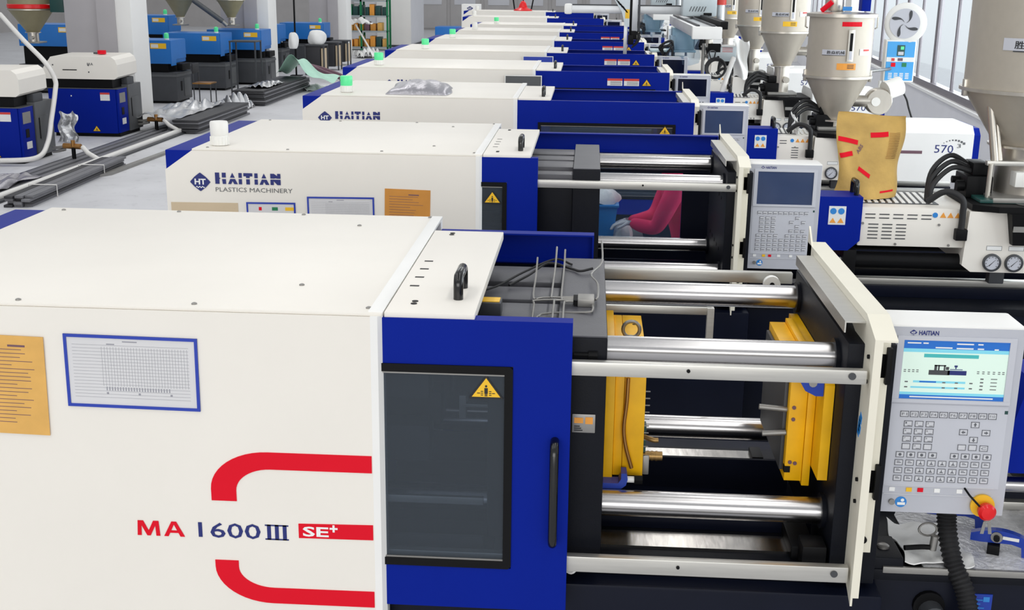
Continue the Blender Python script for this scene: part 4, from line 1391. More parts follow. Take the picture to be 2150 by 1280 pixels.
# ------------------------------------------------------------------ kraft bag on the second machine
def bag():
    bx, by, bz = 2.085, 3.575, 1.481
    e = empty('kraft_bag', (bx, by, bz))
    tag(e, 'kraft paper bag patched with red tape, standing on a machine', 'bag')
    H_ = .452
    def edge(v):
        l = -.165 + .012 * sin(v * 6.0) - .022 * math.exp(-v * 9)
        r = .150 + .055 * v + .010 * sin(v * 9 + 1)
        return l, r
    def surf(u, v, s):
        l, r = edge(v)
        x = l + (r - l) * u
        th = (.085 * (1 - v) ** .7 + .012) * (sin(pi * min(1, max(0, u))) ** .55 if 0 < u < 1 else 0)
        y = s * th + .085 * v - .012 * sin(u * 7 + v * 4) * (v < .98)
        z = H_ * v + .006 * sin(u * 5 + 1) * v - .012 * u * v
        if v < .3: z += .01 * (1 - v / .3) * (1 - sin(pi * u))
        c = .02 * math.exp(-((u - .32 + .25 * v) ** 2) / .006) * (1 - v)
        return (x, y + s * c * -1, max(0, z))
    mb = MB()
    mb.grid(lambda u, v: surf(u, v, -1), 26, 30)
    mb.grid(lambda u, v: surf(1 - u, v, 1), 26, 30)
    mb.build('sack', 'kraft_bag', e, 70)
    def patch(nm, m_, u0, v0, u1, v1, w_, off=.003):
        du, dv = u1 - u0, v1 - v0
        n = math.hypot(du, dv)
        pu, pv = -dv / n * w_, du / n * w_
        def fn(a, b):
            q = surf(u0 + du * a + pu * (b - .5), v0 + dv * a + pv * (b - .5), -1)
            return (q[0], q[1] - off, q[2])
        MB().grid(fn, 10, 3).build(nm, m_, e, 60)
    patch('tape', 'red', .47, .76, .72, .79, .06)
    patch('tape', 'red', .02, .69, .30, .655, .055)
    patch('tape', 'red', .02, .49, .22, .525, .055)
    patch('tape', 'red', .30, .36, .49, .27, .05)
    patch('printed_mark', 'red', .68, .085, .90, .10, .025)
    def word(s, u0, v0, u1, v1, hgt, m_):
        vs, fs = text_data(s, .02)
        du, dv = u1 - u0, v1 - v0
        n = math.hypot(du, dv)
        pu, pv = -dv / n * hgt, du / n * hgt
        out = []
        for a, b in vs:
            q = surf(u0 + du * a + pu * b, v0 + dv * a + pv * b, -1)
            out.append((q[0], q[1] - .004, q[2]))
        MB().add(out, fs).build('printed_mark', m_, e)
    word('ABS', .31, .52, .38, .62, .05, 'brown_slot')
    g = MB()
    for k in range(16):
        v = .50 + k * .02
        a, b = surf(.74, v, -1), surf(.90, v, -1)
        g.tube([(a[0], a[1] - .003, a[2]), ((a[0] + b[0]) / 2, min(a[1], b[1]) - .006, (a[2] + b[2]) / 2), (b[0], b[1] - .003, b[2])], .0016, 4)
    g.build('printed_text', 'copper', e)


bag()


# ------------------------------------------------------------------ foil packet on the third machine
def packet():
    def fn(u, v):
        x = -1.02 + .47 * u + .05 * (.5 - v) * 0
        y = 6.10 + .62 * v
        b = (sin(pi * u) ** .35) * (sin(pi * v) ** .35) if 0 < u < 1 and 0 < v < 1 else 0
        return (x + .02 * sin(v * 5), y, 1.757 + .085 * b + .006 * sin(u * 21 + v * 9) * b)
    tag(MB().grid(fn, 28, 28, .003).build('foil_packet', 'foil_grey', None, 60), 'silver foil packet lying on the third white cover', 'packet')


packet()


# ------------------------------------------------------------------ hopper dryers
def hopper(x, y, zf, r, hc, ch, label, box=False, blower=True, rn=.3, base_z=1.50, legs=False, nm='hopper_metal', mark=True, group='hopper dryers along the long row', sticker=None):
    e = empty('hopper_dryer', (x, y, base_z))
    tag(e, label, 'hopper', group)
    z = lambda a: a - base_z
    rb = r * rn
    MB().lathe([(r, z(zf)), (r, z(zf + hc))], (0, 0, 0), 48).build('barrel', nm, e, 40)
    MB().lathe([(rb, z(zf - ch)), (r, z(zf - .015))], (0, 0, 0), 48).build('cone', nm, e, 40)
    MB().lathe([(r - .01, z(zf - .018)), (r + .022, z(zf - .018)), (r + .022, z(zf - .006)), (r + .022, z(zf)), (r, z(zf + .002))], (0, 0, 0), 48).build('flange', 'stainless', e, 40)
    MB().lathe([(r - .01, z(zf + hc) - .012), (r + .024, z(zf + hc) - .012), (r + .024, z(zf + hc) + .012), (r * .9, z(zf + hc) + .02), (0, z(zf + hc) + .03)], (0, 0, 0), 48).build('lid', 'stainless', e, 40)
    MB().lathe([(rb + .03, z(zf - ch) - .012), (rb + .03, z(zf - ch)), (rb, z(zf - ch) + .004)], (0, 0, 0), 28).build('outlet_flange', 'stainless', e, 40)
    nz = z(zf - ch) - .012
    MB().lathe([(rb * .9, .03), (rb * .9, nz)], (0, 0, 0), 20).build('outlet_neck', 'stainless', e, 40)
    B('base_plate', 'dull_steel', e, -rb - .06, rb + .06, -rb - .06, rb + .06, 0.002, .03, .003)
    if nz > .12:
        MB().cyl((.03, -rb - .06, nz * .55), (.03, -rb * .5, nz * .55), .032, 18).cyl((.03, -rb - .065, nz * .55), (.03, -rb - .06, nz * .55), .02, 14).build('sight_port', 'stainless', e, 40)
    for s in (-1, 1):
        l = MB().box(s * (r + .005) - .012, s * (r + .005) + .012, -.02, .02, z(zf) - .05, z(zf) + .04, .004)
        l.build('clamp_latch', 'stainless', e, 35)
        l = MB().tube([(s * (r + .012), 0, z(zf + hc) - .10), (s * (r + .03), 0, z(zf + hc) - .09), (s * (r + .03), 0, z(zf + hc) - .01)], .006, 6)
        l.build('lid_latch', 'stainless', e, 50)
    def on(a, zz, d=.004):
        return (sin(radians(a)) * (r + d), -cos(radians(a)) * (r + d), zz)
    def plate(nm_, m_, a0, a1, z0, z1, d=.003, parent=None):
        mb = MB()
        n = 6
        for k in range(n):
            q = [on(a0 + (a1 - a0) * t / n, zz, d) for t in (k, k + 1) for zz in (z0, z1)]
            mb.add([q[0], q[2], q[3], q[1]], [(0, 1, 2, 3)])
        return mb.build(nm_, m_, parent or e)
    if mark:
        zc = z(zf + hc * .40) if hc < .6 else z(zf + .235)
        k = r / .25
        g = plate('sight_gauge', 'stainless', 2, 13, z(zf + .12 * k), z(zf + .36 * k), .012)
        plate('gauge_glass', 'black', 5, 10, z(zf + .20 * k), z(zf + .335 * k), .014, g)
        plate('gauge_glass', 'panel_face', 5, 10, z(zf + .135 * k), z(zf + .198 * k), .014, g)
        pa = -50 if r > .3 else -42
        pl = plate('maker_plate', 'panel_face', pa, -1 if r < .3 else -6, zc - .018 * k, zc + .022 * k, .004)
        t = MB()
        vs, fs = text_data('胜焱机械', .01)
        t.add([on(pa + 9 + 31 * a, zc - .012 * k + .026 * k * b, .006) for a, b in vs], fs)
        t.build('maker_lettering', 'black_print', pl)
        plate('plate_painted_shadow', 'dark_grey', -42, -1, zc - .022 * k, zc - .018 * k, .004, pl)  # dark strip drawn under the plate as its painted shadow
        sc = sticker or 'warn_yellow'
        ws = plate('warning_plate', sc, -14, 20, z(zf + .055 * k), z(zf + .105 * k))
        m = MB()
        for q in range(3):
            m.add([on(4, z(zf + .066 * k + .012 * k * q), .005), on(16, z(zf + .066 * k + .012 * k * q), .005), on(16, z(zf + .071 * k + .012 * k * q), .005), on(4, z(zf + .071 * k + .012 * k * q), .005)], [(0, 1, 2, 3)])
        m.build('plate_print', 'black_print', ws)
        if hc * .9 > .38 * k:
            plate('header_plate', 'red', -10, 26, z(zf + .385 * k), z(zf + .42 * k))
        il = plate('info_label', 'label_white', 26, 52, zc - .02 * k, zc + .03 * k)
        plate('label_header', 'label_red', 34, 50, zc + .012 * k, zc + .026 * k, .005, il)
    if blower:
        b = MB().lathe([(.05, -.04), (.095, -.04), (.105, -.02), (.105, .05), (.095, .07), (.04, .07)], (r + .09, .0, z(zf - .20)), 26, 'Y')
        b.build('blower', 'stainless', e, 40)
        MB().cyl((r * .45, 0, z(zf - .2)), (r + .02, 0, z(zf - .2)), .045, 16).build('blower_duct', 'stainless', e, 40)
        MB().cyl((r + .06, -.05, z(zf - .20)), (r + .06, -.035, z(zf - .20)), .035, 16).build('blower_hub', 'white_plastic', e, 40)
        MB().cyl((r + .14, .02, z(zf - .12)), (r + .26, .06, z(zf - .08)), .075, 18).build('blower_motor', 'white_plastic', e, 40)
    return e


hopper(2.955, 3.60, 2.09, .385, .95, .30, 'largest stainless hopper at the right picture edge', rn=.52, blower=False, sticker='warn_orange')
h3 = hopper(2.482, 6.575, 1.925, .245, .455, .345, 'stainless hopper with red header plate above the kraft bag', rn=.33, sticker='warn_orange')
hopper(2.520, 9.575, 2.140, .240, .42, .345, 'third stainless hopper from the right, yellow warning plate', rn=.36)
hopper(2.62, 12.575, 2.10, .230, .42, .30, 'fourth stainless hopper, greenish, half behind the third one', rn=.38, blower=False)
hopper(2.62, 15.575, 2.10, .230, .42, .30, 'far stainless hopper behind the fourth one in the row', rn=.38, blower=False)
hopper(2.62, 18.575, 2.10, .230, .42, .30, 'farthest stainless hopper in the right row', rn=.38, blower=False)


def hopper_extras():
    # things on the lid of the second hopper
    t = MB().lathe([(.07, 0), (.075, .01), (.075, .14), (.07, .15)], (-.06, .02, 2.41 - 1.5), 20).build('suction_box', 'stainless', h3, 40)
    B('filter_box', 'blue_paint', h3, .13, .20, -.06, .06, .912, 1.2, .006)
    B('filter_label', 'label_blue', h3, -.02, .05, -.10, -.09, .915, .945)
    MB().cyl((-.17, -.05, .912), (-.10, -.08, .98), .02, 10).build('loading_hose', 'red', h3, 40)
    # front legs of the nearest hopper stand
    st = empty('hopper_stand', (2.72, 3.42, 1.50))
    tag(st, 'tilted steel tube stand below the largest hopper', 'stand')
    MB().cyl((-.03, 0, .02), (-.03, 0, .20), .013, 12).build('leg', 'stainless', st, 40)
    MB().cyl((.0, .03, .20), (-.06, .05, .56), .022, 12).build('tube', 'stainless', st, 40)
    MB().cyl((.03, .05, .20), (-.02, .08, .52), .018, 12).build('tube', 'stainless', st, 40)
    B('foot_plate', 'green_metal', st, -.09, .26, -.08, .08, 0.002, .02, .002)
    B('cross_bar', 'steel_rail', st, -.05, .36, .0, .04, .19, .215, .003)
    B('magnet_drawer', 'white_plastic', st, .10, .30, -.02, .10, .08, .16, .006)
    B('drawer_knob', 'red', st, .22, .25, -.03, -.02, .10, .14, .003)
    # hopper control box with blue face plate and fan behind
    bx = empty('hopper_control_box', (3.055, 6.98, 0))
    tag(bx, 'hopper control box with a light blue face below the fan', 'control box')
    b = B('box', 'white_plastic', bx, -.122, .122, 0, .10, 1.845, 2.182, .008)
    f = B('face_plate', 'box_blue', bx, -.110, .110, -.004, 0, 1.858, 2.168)
    B('display', 'green_metal', bx, -.03, .03, -.007, -.004, 2.055, 2.14)
    B('display_digits', 'green_lens', bx, -.004, .022, -.009, -.007, 2.105, 2.13)
    B('display_buttons', 'panel_face', bx, -.022, .022, -.009, -.007, 2.062, 2.088)
    B('brand_strip', 'label_white', bx, -.110, .110, -.006, -.004, 2.008, 2.044)
    B('brand_symbol', 'label_red', bx, -.07, -.045, -.008, -.006, 2.014, 2.036)
    B('brand_symbol', 'brown_slot', bx, -.02, .02, -.008, -.006, 2.015, 2.037)
    B('stop_key', 'red', bx, -.07, -.035, -.008, -.004, 1.968, 2.0)
    B('start_key', 'green_rack', bx, .018, .053, -.008, -.004, 1.968, 2.0)
    for c_ in range(4):
        for r_ in range(4):
            B('printed_mark', 'label_white', bx, -.085 + c_ * .045, -.055 + c_ * .045, -.005, -.004, 1.872 + r_ * .013, 1.879 + r_ * .013)
    MB().cyl((0, .10, 1.95), (-.33, -.36, 1.95), .012, 8).build('bracket_arm', 'dull_steel', bx, 40)
    MB().cyl((-.13, .06, .98), (-.13, .06, 1.85), .012, 8).build('post', 'white_plastic', bx, 40)
    MB().tube(smooth_path([(.03, .05, 1.845), (.05, .05, 1.78), (.10, .06, 1.70), (.13, .07, 1.62), (.18, .05, 1.50), (.24, -.1, 1.40)], 6), .008, 6).build('power_cable', 'rubber', bx, 50)
    # fan on top of the control box
    fan = empty('ventilation_fan', (3.083, 7.03, 2.185))
    tag(fan, 'round white fan with four dark blades above the blue control box', 'fan')
    fan.rotation_euler = (0, 0, radians(-8))
    fz = .125
    MB().lathe([(.11, -.05), (.150, -.05), (.163, -.04), (.165, .0), (.14, .04), (.10, .05)], (0, 0, fz), 40, 'Y').build('housing', 'white_plastic', fan, 40)
    MB().lathe([(.0, -.02), (.118, -.02), (.118, -.01), (0, -.01)], (-.01, -.036, fz), 40, 'Y').build('grille_disc', 'panel_face', fan, 40)
    for k in range(4):
        a0 = radians(20 + 90 * k)
        pts = []
        for t in range(8):
            a = a0 + .75 * t / 7
            rr_ = .012 + .098 * t / 7
            pts.append((rr_ * cos(a) - .01, fz + rr_ * sin(a)))
        for t in range(8):
            a = a0 + .75 - .55 * (t / 7)
            rr_ = .112 - .075 * (t / 7)
            pts.append((rr_ * cos(a + .25 * sin(pi * t / 7) + .12) - .01, fz + rr_ * sin(a + .25 * sin(pi * t / 7) + .12)))
        MB().prism(pts, 'Y', -.060, -.0565).build('blade', 'dark_grey', fan)
    B('bracket', 'white_plastic', fan, -.06, .04, -.02, .04, .0, .03, .004)


hopper_extras()


# ------------------------------------------------------------------ operator and work table behind the second machine
def worker():
    def skin(name, verts, edges, radii, m_, parent, root=0, sub=2):
        me = bpy.data.meshes.new(name)
        me.from_pydata(verts, edges, [])
        o = bpy.data.objects.new(name, me)
        C.objects.link(o)
        o.parent = parent
        sk = o.modifiers.new('skin', 'SKIN')
        sk.use_smooth_shade = True
        for i, sv in enumerate(me.skin_vertices[0].data):
            r_ = radii[i]
            sv.radius = r_ if isinstance(r_, tuple) else (r_, r_)
            sv.use_root = (i == root)
        ss = o.modifiers.new('sub', 'SUBSURF')
        ss.levels = sub; ss.render_levels = sub
        me.materials.append(MATS[m_])
        return o
    e = empty('person', (1.17, 4.95, 0))
    tag(e, 'person in a red work jacket and white gloves, bending behind the second machine', 'person')
    # body: faces -x, slightly bent forward
    V_ = [(.10, 0, .84), (.09, 0, 1.02), (.03, 0, 1.20), (-.02, 0, 1.30), (-.07, 0, 1.375), (-.10, 0, 1.41),       # pelvis..neck 0-5
          (-.03, -.17, 1.31), (-.10, -.20, 1.16), (-.16, -.19, 1.03), (-.27, -.14, 1.04), (-.335, -.11, 1.06),       # near arm 6-10
          (-.03, .17, 1.31), (-.10, .20, 1.16), (-.14, .18, 1.05), (-.27, .08, 1.03), (-.335, .03, 1.04),            # far arm 11-15
          (.10, -.09, .78), (.06, -.10, .45), (.10, -.10, .09), (.0, -.11, .045),                                     # leg 16-19
          (.10, .09, .78), (.08, .10, .45), (.12, .10, .09), (.02, .11, .045)]
    E_ = [(0, 1), (1, 2), (2, 3), (3, 4), (4, 5), (3, 6), (6, 7), (7, 8), (8, 9), (9, 10), (3, 11), (11, 12), (12, 13), (13, 14), (14, 15),
          (0, 16), (16, 17), (17, 18), (18, 19), (0, 20), (20, 21), (21, 22), (22, 23)]
    R_ = [(.13, .16), (.13, .15), (.13, .17), (.12, .17), .065, .055,
          .075, .065, .058, .048, .035, .075, .065, .058, .048, .035,
          .095, .07, .05, .045, .095, .07, .05, .045]
    body = skin('body', V_, E_, R_, 'red_cloth', e)
    # trousers over the legs
    tv = [(.10, 0, .86), (.10, -.09, .78), (.06, -.10, .45), (.10, -.10, .10), (.10, .09, .78), (.08, .10, .45), (.12, .10, .10)]
    skin('trousers', tv, [(0, 1), (1, 2), (2, 3), (0, 4), (4, 5), (5, 6)], [(.145, .17), .11, .085, .075, .11, .085, .075], 'dark_cloth', e)
    # head with face and hair
    hd = MB()
    def head(u, v):
        a, b = 2 * pi * u, pi * (v - .5)
        rx, ry, rz = .098, .078, .115
        x, y, z = rx * cos(b) * cos(a), ry * cos(b) * sin(a), rz * sin(b)
        if z < 0: x *= 1 + .25 * z / rz * (1 if x > 0 else .2); y *= 1 + .22 * z / rz
        return (-.135 + x, y, 1.505 + z)
    hd.grid(head, 24, 16)
    h_ = hd.build('head', 'skin', e, 60)
    MB().add([(-.232, -.012, 1.497), (-.232, .012, 1.497), (-.256, 0, 1.483), (-.226, 0, 1.53)], [(0, 2, 3), (2, 1, 3), (0, 1, 2)]).build('nose', 'skin', h_)
    for s in (-1, 1):
        MB().lathe([(0, -.006), (.010, -.004), (.010, .004), (0, .006)], (-.226, s * .032, 1.515), 10, 'X').build('eye', 'black_print', h_, 40)
        MB().lathe([(0, -.008), (.022, -.006), (.022, .006), (0, .008)], (-.125, s * .080, 1.50), 10, 'Y').build('ear', 'skin', h_, 40)
    B('mouth', 'brown_slot', h_, -.229, -.215, -.02, .02, 1.452, 1.458)
    def hair(u, v):
        p = head(u, .42 + .58 * v)
        c = Vector((-.128, 0, 1.508))
        q = c + (Vector(p) - c) * 1.10
        if q.x < -.19 and q.z < 1.56: q.x = -.19
        return q[:]
    MB().grid(hair, 24, 10).build('hair', 'hair', e, 60)
    # gloved hands: palm and five bent fingers each
    for (hx, hy, hz, s) in ((-.345, -.105, 1.06, 1), (-.345, .025, 1.04, -1)):
        vs = [(hx + .015, hy, hz), (hx - .045, hy, hz - .012)]
        ed = [(0, 1)]
        rr = [(.030, .020), (.036, .016)]
        for k in range(4):
            oy = hy + (-.027 + .018 * k)
            ln = (.055, .064, .060, .046)[k]
            b_ = len(vs)
            vs += [(hx - .062, oy, hz - .016), (hx - .062 - ln * .55, oy, hz - .030), (hx - .066 - ln * .75, oy, hz - .030 - ln * .5)]
            ed += [(1, b_), (b_, b_ + 1), (b_ + 1, b_ + 2)]
            rr += [.009, .0085, .0075]
        b_ = len(vs)
        vs += [(hx - .01, hy - s * .034, hz - .012), (hx - .045, hy - s * .05, hz - .03), (hx - .07, hy - s * .042, hz - .045)]
        ed += [(0, b_), (b_, b_ + 1), (b_ + 1, b_ + 2)]
        rr += [.012, .010, .008]
        skin('gloved_hand', vs, ed, rr, 'glove', e)
    # table, tub and plastic
    t = empty('work_table', (.78, 5.0, 0))
    tag(t, 'grey work table behind the second machine window', 'table')
    B('table_top', 'grey_cabinet', t, -.34, .16, -.22, .30, .90, .93, .004)
    for sx in (-.31, .13):
        for sy in (-.19, .27):
            B('leg', 'dark_grey', t, sx - .018, sx + .018, sy - .018, sy + .018, 0, .90)
    tub = empty('blue_tub', (.63, 5.0, .93))
    tag(tub, 'bright blue plastic tub seen through the rear window', 'tub')
    MB().add([(-.10, -.10, 0), (.10, -.10, 0), (.10, .10, 0), (-.10, .10, 0), (-.13, -.13, .225), (.125, -.13, .225), (.125, .13, .225), (-.13, .13, .225)],
             [(3, 2, 1, 0), (0, 1, 5, 4), (1, 2, 6, 5), (2, 3, 7, 6), (3, 0, 4, 7), (4, 5, 6, 7)]).build('tub_body', 'bin_blue', tub)
    B('rim', 'bin_blue', tub, -.14, .135, -.14, .14, .215, .232, .004)
    def sack(u, v):
        a = 2 * pi * u; b = pi * v / 2
        return (.63 + .14 * cos(a) * cos(b) + .02 * sin(5 * a) * cos(b), 5.0 + .13 * sin(a) * cos(b), 1.165 + .10 * sin(b) + .012 * sin(7 * a + 3 * b))
    tag(MB().grid(sack, 28, 10).build('plastic_liner', 'white_cloth', None, 60), 'white plastic liner bulging out of the blue tub', 'liner')
    def lump(u, v):
        a = 2 * pi * u; b = pi * v / 2
        return (.80 + .06 * cos(a) * cos(b) + .01 * sin(5 * a), 4.93 + .06 * sin(a) * cos(b), .932 + .09 * sin(b) + .008 * sin(6 * a))
    tag(MB().grid(lump, 20, 8).build('white_rag', 'white_cloth', None, 60), 'crumpled white rag on the table beside the blue tub', 'rag')


worker()
# ------------------------------------------------------------------ take-out robots over the row
def robot(y, label, full=True, x=0.0):
    e = empty('takeout_robot', (1.335 + x, y, 1.755))
    tag(e, label, 'robot', 'take-out robots above the row')
    X = lambda a: a - 1.335
    Z = lambda a: a - 1.755
    B('foot_plate', 'robot_green_grey', e, X(1.29), X(1.86), -.16, .22, 0.002, .03, .004)
    B('pedestal', 'robot_green_grey', e, X(1.56), X(1.84), -.12, .18, .03, Z(2.06), .01)
    B('pedestal_cover', 'galvanised', e, X(1.54), X(1.60), -.14, .10, .03, Z(1.96), .006)
    MB().prism([(X(1.56), Z(2.05)), (X(1.95), Z(2.05)), (X(1.84), Z(1.82)), (X(1.84), Z(2.0))], 'Y', -.13, -.11).build('gusset', 'galvanised', e)
    B('traverse_beam', 'beam_silver', e, X(1.59), X(1.85), -2.9, 1.0, Z(2.06), Z(2.17), .006)
    B('beam_end_cap', 'cool_white', e, X(1.57), X(1.87), -3.0, -2.9, Z(2.05), Z(2.175), .012)
    for q in (1.64, 1.80):
        B('linear_rail', 'dark_grey', e, X(q) - .012, X(q) + .012, -2.88, .95, Z(2.17), Z(2.19))
    B('cable_chain', 'black', e, X(1.88), X(1.96), -2.7, .6, Z(2.14), Z(2.22), .01)
    B('carriage_cover', 'robot_grey', e, X(1.66), X(2.08), -.28, .05, Z(2.20), Z(2.75), .02)
    for q in range(6):
        MB().prism([(X(1.74) + q * .035, Z(2.26)), (X(1.75) + q * .035, Z(2.26)), (X(1.775) + q * .035, Z(2.32)), (X(1.765) + q * .035, Z(2.32))], 'Y', -.284, -.28).build('vent_slit', 'dark_grey', e)
    B('maker_mark', 'black', e, X(1.92), X(2.02), -.284, -.28, Z(2.21), Z(2.245))
    MB().cyl((X(2.15), -.10, Z(2.10)), (X(2.15), -.10, Z(2.34)), .05, 16).build('lamp_post', 'beam_silver', e, 40)
    MB().cyl((X(2.15), -.10, Z(2.34)), (X(2.15), -.10, Z(2.52)), .06, 18).build('red_lamp', 'label_red', e, 40)
    for q in range(5):
        rnd = random.Random(q + int(y))
        p = [(X(1.50), -.10, Z(1.62 + .03 * q)), (X(1.44 + rnd.uniform(-.05, .05)), -.20, Z(1.78 + rnd.uniform(-.05, .08))), (X(1.52 + rnd.uniform(-.04, .06)), -.24, Z(1.86 + rnd.uniform(-.05, .05))), (X(1.57), -.16, Z(1.70 + .04 * q)), (X(1.60), -.14, Z(1.60))]
        MB().tube(smooth_path(p, 6), .013, 6).build('cable_bundle', 'rubber', e, 50)
    def film(u, v):
        return (X(1.50 + .40 * u + .015 * sin(v * 9)), -.19 + .03 * sin(u * 9 + v * 4), Z(1.62 + .42 * v) + .02 * sin(u * 7))
    MB().grid(film, 18, 18, .002).build('plastic_film', 'clear_glass', e, 60)
    if not full: return e
    b = B('crosswise_beam', 'beam_silver', e, X(.25), X(1.70), -.02, .12, Z(2.215), Z(2.31), .006)
    B('beam_nose', 'cool_white', e, X(.20), X(.30), -.04, .14, Z(2.20), Z(2.33), .03)
    B('linear_rail', 'dark_grey', e, X(.30), X(1.68), .0, .04, Z(2.31), Z(2.325))
    MB().prism([(X(.74), Z(2.52)), (X(1.02), Z(2.52)), (X(1.02), Z(2.06)), (X(.97), Z(2.06)), (X(.92), Z(2.24))], 'Y', -.10, -.03).build('arm_carriage', 'robot_grey', e)
    for q in range(4):
        MB().prism([(X(.83) + q * .03, Z(2.40) - q * .03), (X(.85) + q * .03, Z(2.40) - q * .03), (X(.91) + q * .03, Z(2.32) - q * .03), (X(.89) + q * .03, Z(2.32) - q * .03)], 'Y', -.104, -.10).build('vent_slit', 'dark_grey', e)
    B('warning_plate', 'warn_yellow', e, X(.965), X(1.018), -.104, -.10, Z(2.16), Z(2.27))
    B('vertical_arm', 'beam_silver', e, X(.955), X(1.0), -.09, -.05, Z(1.72), Z(2.10), .004)
    B('arm_track', 'black', e, X(1.02), X(1.05), -.10, -.04, Z(1.95), Z(2.7), .004)
    B('second_arm', 'beam_silver', e, X(1.05), X(1.12), -.10, -.02, Z(2.0), Z(2.75), .006)
    B('arm_side_track', 'dark_grey', e, X(1.125), X(1.15), -.10, -.04, Z(2.0), Z(2.75), .004)
    g = MB().box(X(1.01), X(1.08), -.12, .02, Z(1.84), Z(1.96), .01).box(X(1.03), X(1.12), -.10, .0, Z(1.90), Z(2.02), .01)
    g.build('gripper_block', 'black', e, 35)
    for q in range(4):
        p = [(X(1.03 + .02 * q), -.06, Z(1.98)), (X(1.10 + .02 * q), -.08, Z(2.04 - .03 * q)), (X(1.13), -.08, Z(1.92 - .02 * q)), (X(1.06), -.06, Z(1.80))]
        MB().tube(smooth_path(p, 5), .008, 6).build('air_hose', 'rubber', e, 50)
    B('gripper_finger', 'brass', e, X(.985), X(1.01), -.08, -.06, Z(1.77), Z(1.84), .003)
    return e


robot(12.40, 'large take-out robot with a beam pointing towards the camera')
robot(18.40, 'smaller take-out robot farther back over the row', False, -.1)


def robot_gear():
    e = empty('teach_controller', (1.90, 9.95, 0))
    tag(e, 'pale grey robot teach controller above a coiled black cable', 'controller')
    B('case', 'robot_grey', e, -.10, .19, 0, .10, 1.80, 1.96, .012)
    B('hood', 'cool_white', e, .02, .16, -.05, .02, 1.955, 1.975, .004)
    B('display', 'black', e, -.115, .02, -.012, -.002, 1.895, 1.985, .004)
    MB().cyl((-.0, -.01, 1.845), (-.0, .0, 1.845), .012, 12).build('knob', 'black', e, 40)
    for q in range(3):
        B('label_line', 'label_red', e, .04, .15, -.002, 0, 1.90 + q * .018, 1.906 + q * .018)
    MB().cyl((-.15, .08, .967), (-.15, .08, 1.98), .02, 10).build('stand', 'dull_steel', e, 40)
    MB().cyl((-.15, .08, 1.85), (-.09, .06, 1.85), .015, 8).build('stand_arm', 'dull_steel', e, 40)
    c = empty('cable_coil', (1.83, 9.50, 1.76))
    tag(c, 'black cable coil hanging below the teach controller', 'cable')
    for q in range(4):
        r_ = .105 - .006 * q
        MB().tube([(r_ * cos(t * pi / 14) + .004 * q, -.02 + .012 * q, r_ * sin(t * pi / 14) - .003 * q) for t in range(28)], .008, 6, True).build('loop', 'rubber', c, 50)
    MB().tube(smooth_path([(-.05, .0, .09), (-.06, .1, .16), (.02, .3, .15), (.03, .45, .08)], 6), .007, 6).build('lead', 'rubber', c, 50)
    p = MB().tube(smooth_path([(2.03, 9.66, 1.86), (1.98, 9.60, 1.72), (1.93, 9.52, 1.58), (1.905, 9.46, 1.49)], 5), .026, 12).build('white_duct', 'white_pipe', None, 50)
    tag(p, 'slanted white plastic duct beside the cable coil', 'duct')
    MB().cyl((1.908, 9.463, 1.50), (1.900, 9.448, 1.462), .034, 12).build('duct_end', 'black', p, 40)
    def sheet(u, v):
        return (2.12 + .16 * u + .01 * sin(v * 9), 10.40 + .05 * sin(u * 7 + v * 5) + .1 * v, 1.60 + .40 * v + .02 * sin(u * 6))
    tag(MB().grid(sheet, 16, 18, .003).build('plastic_wrap', 'white_cloth', None, 60), 'white plastic wrap hanging behind the third hopper', 'wrap')
    def rag(u, v):
        return (2.145 + .05 * u - .02 * v + .01 * sin(v * 12), 6.40 + .03 * sin(u * 8 + v * 7), 1.478 + .17 * v * (1 - .35 * u) + .006 * sin(u * 20))
    tag(MB().grid(rag, 14, 18, .004).build('white_rag', 'white_cloth', None, 60), 'white rag standing on the third machine beside its blue guard', 'rag')
    # red cone on the last machine
    c = tag(MB().lathe([(.0, .02), (.26, 0), (.27, .02), (.13, .09), (.09, .20), (.05, .26), (0, .28)], (-1.40, 31.6, 1.753), 24).build('red_cone', 'red_gloss', None, 40), 'low red cone standing on the last white cover', 'cone')
    for a in (-1, 0, 1):
        MB().cyl((-1.40 + a * .24, 31.6, 1.80), (-1.40 + a * .30, 31.7, 2.15), .02, 8).build('rod', 'black', c, 40)


robot_gear()


